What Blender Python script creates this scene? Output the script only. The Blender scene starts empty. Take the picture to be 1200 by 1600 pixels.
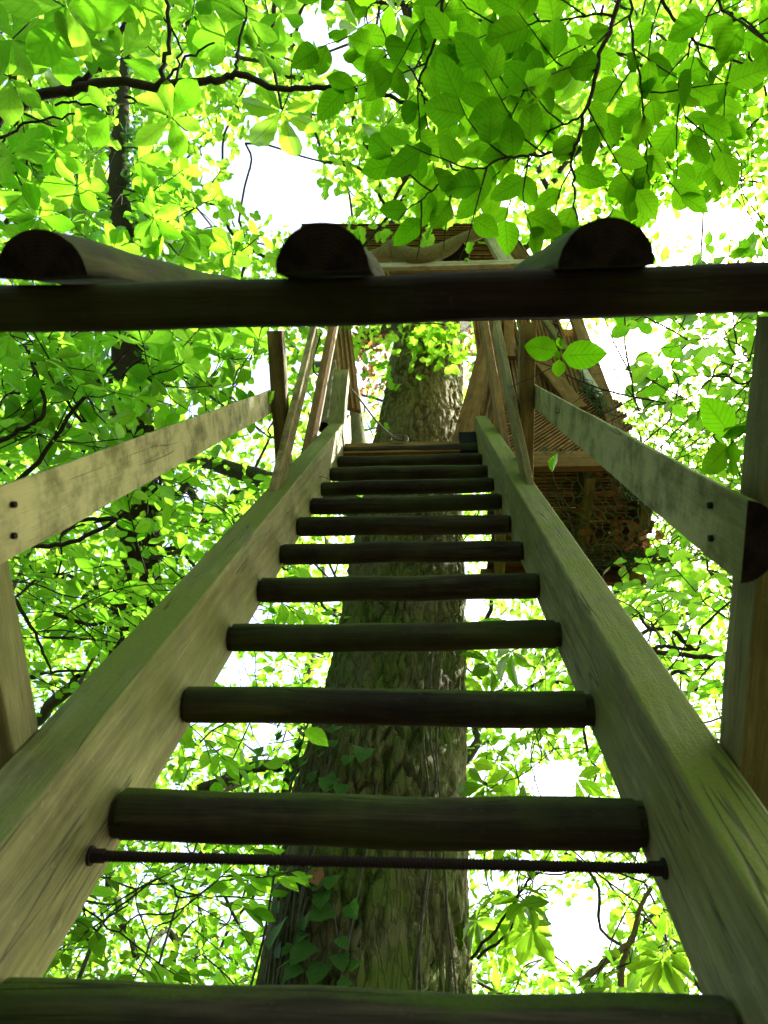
import bpy, math, random
import numpy as np
from mathutils import Matrix, Vector

random.seed(7)
rng = np.random.default_rng(7)
PI = math.pi
sc = bpy.context.scene

# ------------------------------------------------------------------ camera
H = 1.35                                   # eye height above the ground
# rows: image right, image down, view direction, in world axes
CW = np.array([[0.99818130, 0.04999315, 0.03368656],
               [-0.01724526, 0.77225555, -0.63507792],
               [-0.05776418, 0.63334197, 0.77171319]])
FPX = 1129.1                               # focal length in pixels of the 1200 px wide photograph
cam_d = bpy.data.cameras.new('camera')
cam = bpy.data.objects.new('camera', cam_d)
sc.collection.objects.link(cam)
cam_d.sensor_fit = 'HORIZONTAL'
cam_d.sensor_width = 36.0
cam_d.lens = 36.0 * FPX / 1200.0
cam_d.clip_start = 0.02
cam_d.clip_end = 2000.0
cam_d.dof.use_dof = True
cam_d.dof.focus_distance = 2.6
cam_d.dof.aperture_fstop = 8.0
r_, d_, v_ = CW
cam.matrix_world = Matrix(((r_[0], -d_[0], -v_[0], 0), (r_[1], -d_[1], -v_[1], 0),
                           (r_[2], -d_[2], -v_[2], H), (0, 0, 0, 1)))
sc.camera = cam

# ------------------------------------------------------------------ light
SUN = Vector((0.62, 0.33, 0.71)).normalized()        # towards the sun
world = bpy.data.worlds.new('World')
sc.world = world
world.use_nodes = True
wn = world.node_tree
wn.nodes.clear()
sky = wn.nodes.new('ShaderNodeTexSky')
sky.sky_type = 'NISHITA'
sky.sun_disc = False
sky.sun_elevation = math.asin(SUN.z)
sky.sun_rotation = math.atan2(SUN.x, SUN.y)
sky.air_density = 1.0
sky.dust_density = 6.0
sky.ozone_density = 0.2
bgn = wn.nodes.new('ShaderNodeBackground')
bgn.inputs['Strength'].default_value = 0.15
wo = wn.nodes.new('ShaderNodeOutputWorld')
wn.links.new(sky.outputs[0], bgn.inputs['Color'])
wn.links.new(bgn.outputs[0], wo.inputs['Surface'])
sl = bpy.data.lights.new('sun', 'SUN')
sl.energy = 5.0
sl.angle = math.radians(0.5)
sl.color = (1.0, 0.95, 0.85)
so = bpy.data.objects.new('sun', sl)
sc.collection.objects.link(so)
so.rotation_euler = SUN.to_track_quat('Z', 'Y').to_euler()
so.location = SUN * 60
sc.view_settings.view_transform = 'Standard'
sc.view_settings.look = 'None'
sc.view_settings.gamma = 1.0
sc.view_settings.use_curve_mapping = False
sc.view_settings.exposure = 2.45
sc.render.engine = 'CYCLES'
sc.cycles.max_bounces = 10
sc.cycles.diffuse_bounces = 5
sc.cycles.glossy_bounces = 2
sc.cycles.transmission_bounces = 6
sc.cycles.transparent_max_bounces = 4
sc.cycles.use_denoising = True
sc.cycles.sample_clamp_indirect = 8.0
sc.cycles.caustics_reflective = False
sc.cycles.caustics_refractive = False

# ------------------------------------------------------------------ placing
ELEV = math.radians(65)
SE, CE = math.sin(ELEV), math.cos(ELEV)


def st(a, n, s):
    """stair axes (right, off the stair, up the stair) -> world"""
    return Vector((a, s * CE - n * SE, s * SE + n * CE + H))


S_DIR = Vector((0, CE, SE))
N_DIR = Vector((0, -SE, CE))
A_DIR = Vector((1, 0, 0))
UP = Vector((0, 0, 1))


def pix(x, y, Y=None, Z=None, t=None, X=None):
    """point of the place seen at a pixel of the photograph, at a forward distance Y, height Z (over the eye) or depth t"""
    r = np.array([(x - 600) / FPX, (y - 800) / FPX, 1.0]) @ CW
    if Y is not None:
        t = Y / r[1]
    elif Z is not None:
        t = Z / r[2]
    elif X is not None:
        t = X / r[0]
    r = r * t
    return Vector((r[0], r[1], r[2] + H))


def project(P):
    """N x 3 world points -> pixel x, y and depth"""
    Q = np.asarray(P, float) - np.array([0, 0, H])
    C = Q @ CW.T
    z = np.where(C[:, 2] > 0.05, C[:, 2], 0.05)
    return 600 + FPX * C[:, 0] / z, 800 + FPX * C[:, 1] / z, C[:, 2]


# ------------------------------------------------------------------ node helpers
def new_mat(name):
    m = bpy.data.materials.new(name)
    m.use_nodes = True
    nt = m.node_tree
    nt.nodes.clear()
    return m, nt


class G:
    def __init__(s, nt):
        s.nt = nt

    def n(s, typ, **kw):
        x = s.nt.nodes.new('ShaderNode' + typ)
        for k, v in kw.items():
            if k == 'inp':
                for kk, vv in v.items():
                    if hasattr(vv, 'is_linked') and hasattr(vv, 'node'):
                        s.nt.links.new(vv, x.inputs[kk])
                    else:
                        x.inputs[kk].default_value = vv
            else:
                setattr(x, k, v)
        return x

    def noise(s, vec, scale, detail=4, rough=0.55, dist=0.0):
        x = s.n('TexNoise', inp={'Scale': scale, 'Detail': detail, 'Roughness': rough, 'Distortion': dist})
        if vec is not None:
            s.nt.links.new(vec, x.inputs['Vector'])
        return x.outputs['Fac']

    def ramp(s, fac, stops):
        x = s.n('ValToRGB')
        cr = x.color_ramp
        while len(cr.elements) > 1:
            cr.elements.remove(cr.elements[-1])
        cr.elements[0].position = stops[0][0]
        cr.elements[0].color = (*stops[0][1], 1)
        for p, c in stops[1:]:
            e = cr.elements.new(p)
            e.color = (*c, 1)
        s.nt.links.new(fac, x.inputs[0])
        return x.outputs[0]

    def math(s, op, a, b=0.0, c=None, clamp=False):
        x = s.n('Math', operation=op, use_clamp=clamp)
        for i, v in enumerate((a, b) if c is None else (a, b, c)):
            if hasattr(v, 'is_linked'):
                s.nt.links.new(v, x.inputs[i])
            else:
                x.inputs[i].default_value = v
        return x.outputs[0]

    def mix(s, fac, a, b, blend='MIX'):
        x = s.n('Mix', data_type='RGBA', blend_type=blend)
        for k, v in ((0, fac), (6, a), (7, b)):
            if hasattr(v, 'is_linked'):
                s.nt.links.new(v, x.inputs[k])
            elif k == 0:
                x.inputs[0].default_value = v
            else:
                x.inputs[k].default_value = (*v, 1)
        return x.outputs[2]

    def mapping(s, vec, scale):
        x = s.n('Mapping', inp={'Scale': scale})
        s.nt.links.new(vec, x.inputs['Vector'])
        return x.outputs[0]

    def smooth(s, v, lo, hi):
        x = s.n('MapRange', interpolation_type='SMOOTHSTEP', inp={'From Min': lo, 'From Max': hi})
        s.nt.links.new(v, x.inputs['Value'])
        return x.outputs[0]


def wood_mat(name, c0, c1, c2, moss=0.5, moss_col=(0.035, 0.075, 0.012), grain=1.0, rough=0.75, bump=0.35, stain=0.5, algae=0.0):
    """weathered timber: long grain in the piece's own x, pale wear, green algae where rain settles"""
    m, nt = new_mat(name)
    g = G(nt)
    tc = g.n('TexCoord')
    info = g.n('ObjectInfo')
    off = g.n('VectorMath', operation='SCALE', inp={0: (13.7, 7.3, 5.1)})
    nt.links.new(info.outputs['Random'], off.inputs['Scale'])
    add = g.n('VectorMath', operation='ADD')
    nt.links.new(tc.outputs['Object'], add.inputs[0])
    nt.links.new(off.outputs[0], add.inputs[1])
    v = add.outputs[0]
    warp = g.n('TexNoise', inp={'Scale': 2.2, 'Detail': 2})
    nt.links.new(v, warp.inputs['Vector'])
    wv = g.n('VectorMath', operation='MULTIPLY_ADD', inp={1: (0.0, 0.05, 0.05)})
    nt.links.new(warp.outputs['Color'], wv.inputs[0])
    nt.links.new(v, wv.inputs[2])
    gv = g.mapping(wv.outputs[0], (1.6 * grain, 38 * grain, 38 * grain))
    grain_f = g.noise(gv, 1.0, 5, 0.6, 0.4)
    fine = g.noise(g.mapping(v, (14, 260, 260)), 1.0, 2, 0.5)
    blot = g.noise(v, 5.0, 5, 0.6)
    big = g.noise(v, 1.7, 3, 0.5)
    col = g.ramp(grain_f, [(0.30, c0), (0.50, c1), (0.68, c2)])
    col = g.mix(0.45, col, g.ramp(fine, [(0.32, (0.35, 0.35, 0.35)), (0.66, (1.3, 1.3, 1.3))]), 'MULTIPLY')
    mott = g.noise(g.mapping(v, (9, 16, 16)), 1.0, 6, 0.7)
    col = g.mix(0.42, col, g.ramp(mott, [(0.34, (0.45, 0.43, 0.38)), (0.5, (0.95, 0.95, 0.95)), (0.68, (1.5, 1.48, 1.4))]), 'MULTIPLY')
    warm = g.smooth(g.noise(g.mapping(v, (1.3, 7, 7)), 1.0, 4, 0.6), 0.42, 0.66)
    col = g.mix(g.math('MULTIPLY', warm, 0.45), col, (1.0, 0.84, 0.6), 'MULTIPLY')
    streak = g.smooth(g.noise(g.mapping(v, (5, 90, 90)), 1.0, 3, 0.6), 0.60, 0.74)
    col = g.mix(g.math('MULTIPLY', streak, 0.55), col, tuple(x * 0.45 for x in c0))
    st_ = g.smooth(blot, 0.48, 0.72)
    col = g.mix(g.math('MULTIPLY', st_, stain), col, tuple(x * 0.35 for x in c0))
    speck = g.smooth(g.noise(v, 70, 2, 0.6), 0.66, 0.72)
    col = g.mix(g.math('MULTIPLY', speck, 0.22), col, tuple(min(1, x * 1.7) for x in c2))
    # drying cracks along the grain, and a few knots
    cn = g.noise(g.mapping(v, (0.9, 22, 22)), 1.0, 2, 0.5)
    crack = g.math('SUBTRACT', 1.0, g.smooth(g.math('ABSOLUTE', g.math('SUBTRACT', cn, 0.5)), 0.003, 0.011))
    crack = g.math('MULTIPLY', crack, g.smooth(g.noise(g.mapping(v, (2.0, 9, 9)), 1.0, 2, 0.5), 0.52, 0.6))
    kv = g.n('TexVoronoi', inp={'Scale': 1.0})
    nt.links.new(g.mapping(v, (2.6, 11, 11)), kv.inputs['Vector'])
    knot = g.math('SUBTRACT', 1.0, g.smooth(kv.outputs['Distance'], 0.05, 0.13))
    col = g.mix(g.math('MULTIPLY', knot, 0.65), col, tuple(x * 0.35 for x in c0))
    geo = g.n('NewGeometry')
    worn = g.math('MULTIPLY', g.smooth(geo.outputs['Pointiness'], 0.52, 0.60), g.smooth(g.noise(v, 9, 4, 0.7), 0.35, 0.6))
    sep = g.n('SeparateXYZ')
    nt.links.new(geo.outputs['Normal'], sep.inputs[0])
    upf = g.smooth(sep.outputs['Z'], 0.05, 0.5)
    mo = g.math('ADD', g.math('MULTIPLY', upf, 0.62), g.math('MULTIPLY', blot, 0.45))
    mo = g.math('ADD', mo, g.math('MULTIPLY', g.math('SUBTRACT', big, 0.5), 1.3))
    mo = g.math('ADD', mo, g.math('MULTIPLY', g.math('SUBTRACT', mott, 0.5), 0.9))
    mo = g.smooth(mo, 0.46, 0.98)
    mn = g.noise(v, 160, 3, 0.7)
    mcol = g.mix(mn, tuple(x * 0.55 for x in moss_col), tuple(x * 1.5 for x in moss_col))
    col = g.mix(g.math('MULTIPLY', mo, moss), col, mcol)
    if algae:
        af = g.math('MULTIPLY', g.smooth(g.noise(v, 3.1, 4, 0.65), 0.38, 0.66), algae)
        col = g.mix(af, col, tuple(x * 1.15 for x in moss_col))
    col = g.mix(g.math('MULTIPLY', worn, 0.7), col, tuple(min(1, x * 1.8) for x in c2))
    col = g.mix(g.math('MULTIPLY', crack, 0.6), col, tuple(x * 0.12 for x in c0))
    b = g.n('Bump', inp={'Strength': bump, 'Distance': 0.004})
    hgt = g.math('ADD', g.math('MULTIPLY', grain_f, 1.0), g.math('MULTIPLY', fine, 0.35))
    hgt = g.math('ADD', hgt, g.math('MULTIPLY', g.math('MULTIPLY', mn, mo), 0.7))
    hgt = g.math('SUBTRACT', hgt, g.math('MULTIPLY', crack, 1.5))
    nt.links.new(hgt, b.inputs['Height'])
    p = g.n('BsdfPrincipled', inp={'Roughness': rough, 'Specular IOR Level': 0.18})
    nt.links.new(col, p.inputs['Base Color'])
    nt.links.new(b.outputs[0], p.inputs['Normal'])
    o = g.n('OutputMaterial')
    nt.links.new(p.outputs[0], o.inputs[0])
    return m


def end_mat(name, c0, c1):
    """sawn end: growth rings round the heart, radial checks, dark blotches"""
    m, nt = new_mat(name)
    g = G(nt)
    tc = g.n('TexCoord')
    v = tc.outputs['Object']
    sp = g.n('SeparateXYZ')
    nt.links.new(v, sp.inputs[0])
    w = g.noise(v, 18, 3, 0.6)
    r = g.math('SQRT', g.math('ADD', g.math('POWER', sp.outputs[1], 2.0), g.math('POWER', g.math('ADD', sp.outputs[2], 0.004), 2.0)))
    ring = g.math('SINE', g.math('MULTIPLY', g.math('ADD', r, g.math('MULTIPLY', w, 0.012)), 1400.0))
    an = g.math('ARCTAN2', sp.outputs[2], sp.outputs[1])
    chk = g.n('CombineXYZ')
    nt.links.new(an, chk.inputs[0])
    ck = g.smooth(g.noise(chk.outputs[0], 5.0, 3, 0.7), 0.60, 0.70)
    col = g.mix(g.math('MULTIPLY_ADD', ring, 0.12, 0.4), c0, c1)
    col = g.mix(g.smooth(g.noise(v, 30, 4, 0.6), 0.4, 0.65), col, tuple(x * 0.5 for x in c0))
    col = g.mix(g.math('MULTIPLY', ck, 0.7), col, tuple(x * 0.25 for x in c0))
    b = g.n('Bump', inp={'Strength': 0.15, 'Distance': 0.002})
    nt.links.new(ring, b.inputs['Height'])
    p = g.n('BsdfPrincipled', inp={'Roughness': 0.95, 'Specular IOR Level': 0.1})
    nt.links.new(col, p.inputs['Base Color'])
    nt.links.new(b.outputs[0], p.inputs['Normal'])
    o = g.n('OutputMaterial')
    nt.links.new(p.outputs[0], o.inputs[0])
    return m


def leaf_mat(name, dif, tra, tra2, veins=7, vein_k=0.55, vein_amt=0.35, gloss=0.06, tshare=0.6, midrib=1.0):
    gloss = gloss * 0.12
    """thin leaf: reflects a little, lets much more light through; veins from the leaf's own uv"""
    m, nt = new_mat(name)
    g = G(nt)
    geo = g.n('NewGeometry')
    info = g.n('ObjectInfo')
    rnd = g.math('FRACT', g.math('ADD', geo.outputs['Random Per Island'], info.outputs['Random']))
    col = g.mix(rnd, tra, tra2)
    dcol = g.mix(rnd, tuple(x * 0.8 for x in dif), tuple(x * 1.25 for x in dif))
    if veins:
        uv = g.n('UVMap')
        sp = g.n('SeparateXYZ')
        nt.links.new(uv.outputs[0], sp.inputs[0])
        au = g.math('ABSOLUTE', g.math('SUBTRACT', g.math('MULTIPLY', sp.outputs[0], 2.0), 1.0))
        ph = g.math('MULTIPLY', g.math('SUBTRACT', sp.outputs[1], g.math('MULTIPLY', au, vein_k * 0.35)), veins * 2 * PI)
        sv = g.math('POWER', g.math('MULTIPLY_ADD', g.math('SINE', ph), 0.5, 0.5), 5.0)
        mr = g.math('SUBTRACT', 1.0, g.smooth(au, 0.02, 0.09))
        vv = g.math('MAXIMUM', g.math('MULTIPLY', sv, 0.7), g.math('MULTIPLY', mr, midrib))
        ro = g.n('VectorMath', operation='ADD')
        nt.links.new(uv.outputs[0], ro.inputs[0])
        nt.links.new(g.math('MULTIPLY', rnd, 37.0), ro.inputs[1])
        bl = g.noise(ro.outputs[0], 5.0, 4, 0.6)
        k = g.math('SUBTRACT', g.math('MULTIPLY_ADD', bl, 0.5, 0.78), g.math('MULTIPLY', vv, vein_amt))
        kk = g.n('CombineColor')
        for i in range(3):
            nt.links.new(k, kk.inputs[i])
        col = g.mix(1.0, col, kk.outputs[0], 'MULTIPLY')
    d = g.n('BsdfDiffuse')
    t = g.n('BsdfTranslucent')
    nt.links.new(dcol, d.inputs[0])
    nt.links.new(col, t.inputs[0])
    mx = g.n('MixShader', inp={0: tshare})
    nt.links.new(d.outputs[0], mx.inputs[1])
    nt.links.new(t.outputs[0], mx.inputs[2])
    out = mx.outputs[0]
    if gloss:
        gl = g.n('BsdfGlossy', inp={'Roughness': 0.42, 'Color': (1, 1, 1, 1)})
        fr = g.n('Fresnel', inp={'IOR': 1.4})
        m2 = g.n('MixShader')
        nt.links.new(g.math('MULTIPLY', fr.outputs[0], gloss * 8, clamp=True), m2.inputs[0])
        nt.links.new(out, m2.inputs[1])
        nt.links.new(gl.outputs[0], m2.inputs[2])
        out = m2.outputs[0]
    o = g.n('OutputMaterial')
    nt.links.new(out, o.inputs[0])
    return m


def bark_mat(name, c0, c1, moss_col, moss=0.5, scale=1.0, bump=0.6, height=0):
    m, nt = new_mat(name)
    g = G(nt)
    tc = g.n('TexCoord')
    v = tc.outputs['Object']
    vs = g.mapping(v, (1, 1, 0.3))
    f1 = g.noise(vs, 22 * scale, 6, 0.65, 0.3)
    f2 = g.noise(v, 3.0 * scale, 4, 0.55)
    f3 = g.noise(v, 120 * scale, 3, 0.7)
    vo = g.n('TexVoronoi', feature='DISTANCE_TO_EDGE', inp={'Scale': 26 * scale})
    wq = g.n('VectorMath', operation='MULTIPLY_ADD', inp={1: (0.06, 0.06, 0.06)})
    wn_ = g.n('TexNoise', inp={'Scale': 14 * scale, 'Detail': 3})
    nt.links.new(vs, wn_.inputs['Vector'])
    nt.links.new(wn_.outputs['Color'], wq.inputs[0])
    nt.links.new(vs, wq.inputs[2])
    nt.links.new(wq.outputs[0], vo.inputs['Vector'])
    cr = g.smooth(g.math('ADD', vo.outputs['Distance'], g.math('MULTIPLY', g.math('SUBTRACT', f1, 0.5), 0.35)), -0.05, 0.16)
    col = g.mix(f1, c0, c1)
    col = g.mix(g.math('MULTIPLY', g.smooth(f3, 0.55, 0.75), 0.5), col, tuple(min(1, x * 1.6) for x in c1))
    col = g.mix(g.math('MULTIPLY', g.smooth(f2, 0.36, 0.62), moss), col, moss_col)
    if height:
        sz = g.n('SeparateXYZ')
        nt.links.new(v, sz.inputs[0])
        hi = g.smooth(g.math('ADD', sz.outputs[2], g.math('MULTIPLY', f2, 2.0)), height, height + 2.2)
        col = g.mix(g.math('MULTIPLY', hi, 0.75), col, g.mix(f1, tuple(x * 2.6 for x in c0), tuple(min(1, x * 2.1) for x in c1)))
    lich = g.smooth(g.noise(v, 9 * scale, 4, 0.7), 0.66, 0.72)
    col = g.mix(g.math('MULTIPLY', lich, 0.5), col, (0.30, 0.32, 0.24))
    col = g.mix(g.math('MULTIPLY', g.math('SUBTRACT', 1.0, cr), 0.45), col, tuple(x * 0.4 for x in c0))
    b = g.n('Bump', inp={'Strength': bump, 'Distance': 0.012})
    hh = g.math('ADD', g.math('MULTIPLY', cr, 0.7), g.math('ADD', g.math('MULTIPLY', f1, 0.7), g.math('MULTIPLY', f3, 0.35)))
    nt.links.new(hh, b.inputs['Height'])
    p = g.n('BsdfPrincipled', inp={'Roughness': 0.9, 'Specular IOR Level': 0.15})
    nt.links.new(col, p.inputs['Base Color'])
    nt.links.new(b.outputs[0], p.inputs['Normal'])
    o = g.n('OutputMaterial')
    nt.links.new(p.outputs[0], o.inputs[0])
    return m


def plain_mat(name, c, rough=0.6, metal=0.0, var=0.25):
    m, nt = new_mat(name)
    g = G(nt)
    tc = g.n('TexCoord')
    f = g.noise(tc.outputs['Object'], 40, 4, 0.65)
    col = g.mix(f, tuple(x * (1 - var) for x in c), tuple(min(1, x * (1 + var)) for x in c))
    p = g.n('BsdfPrincipled', inp={'Roughness': rough, 'Metallic': metal, 'Specular IOR Level': 0.12})
    nt.links.new(col, p.inputs['Base Color'])
    o = g.n('OutputMaterial')
    nt.links.new(p.outputs[0], o.inputs[0])
    return m


M = {}
M['stringer'] = wood_mat('grey_green_softwood', (0.082, 0.084, 0.026), (0.122, 0.125, 0.044), (0.172, 0.174, 0.07), moss=1.0, moss_col=(0.075, 0.10, 0.006), grain=0.8, stain=0.4, bump=0.8, algae=0.42)
M['rail'] = wood_mat('pale_handrail_wood', (0.085, 0.086, 0.028), (0.125, 0.127, 0.046), (0.17, 0.172, 0.07), moss=1.0, moss_col=(0.068, 0.095, 0.006), grain=0.6, stain=0.2, bump=0.8, algae=0.38)
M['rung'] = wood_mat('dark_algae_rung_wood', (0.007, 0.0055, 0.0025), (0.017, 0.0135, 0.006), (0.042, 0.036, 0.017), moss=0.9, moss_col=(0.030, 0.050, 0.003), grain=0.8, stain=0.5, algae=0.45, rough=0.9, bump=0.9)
M['beam'] = wood_mat('dark_beam_wood', (0.007, 0.005, 0.0025), (0.014, 0.0105, 0.005), (0.026, 0.021, 0.01), moss=0.6, moss_col=(0.024, 0.042, 0.003), grain=0.7, stain=0.5, algae=0.5, rough=0.9, bump=0.9)  # near-black brown all round, with green algae patches
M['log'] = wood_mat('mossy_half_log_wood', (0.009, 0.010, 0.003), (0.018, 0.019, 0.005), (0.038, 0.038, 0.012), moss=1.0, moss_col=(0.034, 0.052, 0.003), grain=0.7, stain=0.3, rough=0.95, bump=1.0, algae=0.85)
M['end'] = end_mat('dark_end_grain', (0.006, 0.0045, 0.0025), (0.02, 0.016, 0.009))  # near-black sawn ends, much darker than the handrail wood
M['board'] = wood_mat('golden_brown_board', (0.085, 0.044, 0.009), (0.14, 0.076, 0.017), (0.20, 0.118, 0.032), moss=0.25, grain=0.7, stain=0.3)
M['deck'] = wood_mat('red_brown_decking', (0.09, 0.047, 0.012), (0.15, 0.083, 0.024), (0.24, 0.145, 0.05), moss=0.15, grain=0.6, stain=0.3)
M['slat'] = wood_mat('olive_decking_slat', (0.085, 0.072, 0.02), (0.14, 0.12, 0.038), (0.21, 0.185, 0.07), moss=0.8, moss_col=(0.07, 0.09, 0.005), grain=0.7, stain=0.3)
M['pale'] = wood_mat('bleached_timber', (0.30, 0.28, 0.22), (0.42, 0.40, 0.33), (0.52, 0.50, 0.42), moss=0.25, grain=0.5, stain=0.3)
M['pole'] = bark_mat('smooth_pole_bark', (0.12, 0.11, 0.06), (0.24, 0.22, 0.13), (0.10, 0.14, 0.04), 0.5, 1.5, 0.3)
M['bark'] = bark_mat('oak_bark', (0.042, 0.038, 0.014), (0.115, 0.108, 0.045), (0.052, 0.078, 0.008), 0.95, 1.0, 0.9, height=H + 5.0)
M['twig'] = bark_mat('dark_twig_bark', (0.022, 0.018, 0.012), (0.05, 0.042, 0.028), (0.03, 0.045, 0.015), 0.4, 2.0, 0.3)
M['limb'] = bark_mat('grey_limb_bark', (0.04, 0.035, 0.025), (0.10, 0.09, 0.065), (0.05, 0.075, 0.02), 0.6, 1.0, 0.5)
M['tanstem'] = bark_mat('tan_stem_bark', (0.13, 0.11, 0.05), (0.26, 0.23, 0.12), (0.12, 0.15, 0.04), 0.4, 2.0, 0.3)
M['iron'] = plain_mat('rusty_iron', (0.012, 0.007, 0.005), 0.85, 0.0)
M['black'] = plain_mat('black_bracket_steel', (0.008, 0.008, 0.009), 0.9, 0.0)
M['wire'] = plain_mat('green_coated_wire', (0.07, 0.14, 0.055), 0.6)
M['rope'] = plain_mat('grey_rope', (0.12, 0.11, 0.085), 0.9)
M['dry'] = leaf_mat('dry_brown_leaf', (0.22, 0.12, 0.05), (0.35, 0.18, 0.06), (0.22, 0.11, 0.04), 5, 0.5, 0.3, 0.0, 0.4)
M['ground'] = plain_mat('leaf_litter', (0.05, 0.042, 0.022), 0.95, 0, 0.6)
M['beech'] = leaf_mat('beech_leaf', (0.036, 0.085, 0.003), (0.105, 0.36, 0.004), (0.155, 0.43, 0.007), 8, 0.7, 0.34, 0.0, 0.66)
M['whorl'] = leaf_mat('obovate_leaf', (0.045, 0.11, 0.004), (0.125, 0.42, 0.008), (0.26, 0.55, 0.03), 6, 0.8, 0.22, 0.05, 0.68)
M['chestnut'] = leaf_mat('chestnut_leaflet', (0.04, 0.11, 0.005), (0.21, 0.50, 0.016), (0.29, 0.56, 0.03), 15, 1.0, 0.45, 0.04, 0.68)
M['mid'] = leaf_mat('understorey_leaf', (0.04, 0.10, 0.004), (0.17, 0.50, 0.012), (0.28, 0.59, 0.035), 6, 0.7, 0.22, 0.05, 0.68)
M['far'] = leaf_mat('canopy_leaf', (0.045, 0.11, 0.005), (0.21, 0.50, 0.025), (0.33, 0.58, 0.05), 0, gloss=0.0, tshare=0.68)
M['ivy'] = leaf_mat('ivy_leaf', (0.035, 0.085, 0.015), (0.06, 0.26, 0.01), (0.09, 0.32, 0.015), 3, 1.2, 0.3, 0.3, 0.5)
M['sprout'] = leaf_mat('young_oak_leaf', (0.06, 0.16, 0.006), (0.26, 0.62, 0.02), (0.34, 0.66, 0.03), 4, 0.8, 0.2, 0.0, 0.64)

# ------------------------------------------------------------------ object helpers
COL = sc.collection


def link(o, parent=None):
    COL.objects.link(o)
    if parent is not None:
        o.parent = parent
    return o


def tag(o, label=None, cat=None, group=None, kind=None):
    if label:
        o['label'] = label
    if cat:
        o['category'] = cat
    if group:
        o['group'] = group
    if kind:
        o['kind'] = kind
    return o


def thing(name, label, cat, group=None):
    o = bpy.data.objects.new(name, None)
    o.empty_display_size = 0.1
    link(o)
    return tag(o, label, cat, group)


def mesh_np(name, V, quads=None, tris=None, mat=None, uv_q=None, uv_t=None, smooth=False):
    """mesh out of arrays: quads Nx4, tris Nx3, uv per corner"""
    me = bpy.data.meshes.new(name)
    V = np.asarray(V, np.float32)
    nq = 0 if quads is None else len(quads)
    ntr = 0 if tris is None else len(tris)
    loops = []
    if nq:
        loops.append(np.asarray(quads, np.int32).ravel())
    if ntr:
        loops.append(np.asarray(tris, np.int32).ravel())
    loops = np.concatenate(loops)
    me.vertices.add(len(V))
    me.vertices.foreach_set('co', V.ravel())
    me.loops.add(len(loops))
    me.loops.foreach_set('vertex_index', loops)
    me.polygons.add(nq + ntr)
    start = np.concatenate([np.arange(nq) * 4, nq * 4 + np.arange(ntr) * 3]).astype(np.int32)
    me.polygons.foreach_set('loop_start', start)
    me.polygons.foreach_set('use_smooth', np.full(nq + ntr, smooth, dtype=bool))
    if uv_q is not None or uv_t is not None:
        u = []
        if nq:
            u.append(np.asarray(uv_q, np.float32).reshape(-1, 2))
        if ntr:
            u.append(np.asarray(uv_t, np.float32).reshape(-1, 2))
        me.uv_layers.new(name='UVMap').data.foreach_set('uv', np.concatenate(u).ravel())
    me.update(calc_edges=True)
    if mat:
        me.materials.append(mat)
    return me


# ------------------------------------------------------------------ timber
def prof_rect(w, h, r=0.006, k=3):
    """rounded rectangle, (y, z, smooth-flag of the edge that follows)"""
    pts = []
    for cx, cz, a0 in ((w / 2 - r, h / 2 - r, 0), (-w / 2 + r, h / 2 - r, 90), (-w / 2 + r, -h / 2 + r, 180), (w / 2 - r, -h / 2 + r, 270)):
        for i in range(k + 1):
            a = math.radians(a0 + 90 * i / k)
            pts.append((cx + r * math.cos(a), cz + r * math.sin(a), i < k))
    return pts


def prof_circle(r, k=24, rx=1.0):
    return [(r * math.cos(2 * PI * i / k) * rx, r * math.sin(2 * PI * i / k), True) for i in range(k)]


def prof_half(r, hr=1.0, k=16):
    """half round, flat below on z = 0"""
    pts = [(r * math.cos(PI * i / k), r * hr * math.sin(PI * i / k), True) for i in range(k + 1)]
    y, z, _ = pts[-1]
    pts[-1] = (y, z, False)
    return pts


def prof_ribbed(w, h, n=7, d=0.005):
    """decking board with ribs along its +z face"""
    pts = [(-w / 2, h / 2 - d, False), (-w / 2, -h / 2, False), (w / 2, -h / 2, False), (w / 2, h / 2 - d, False)]
    p = w / n
    for i in range(n):
        x = w / 2 - i * p
        pts += [(x - p * 0.14, h / 2, False), (x - p * 0.52, h / 2, False), (x - p * 0.62, h / 2 - d, False), (x - p * 0.98, h / 2 - d, False)]
    return [q for q in pts]


MATS = {}


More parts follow.
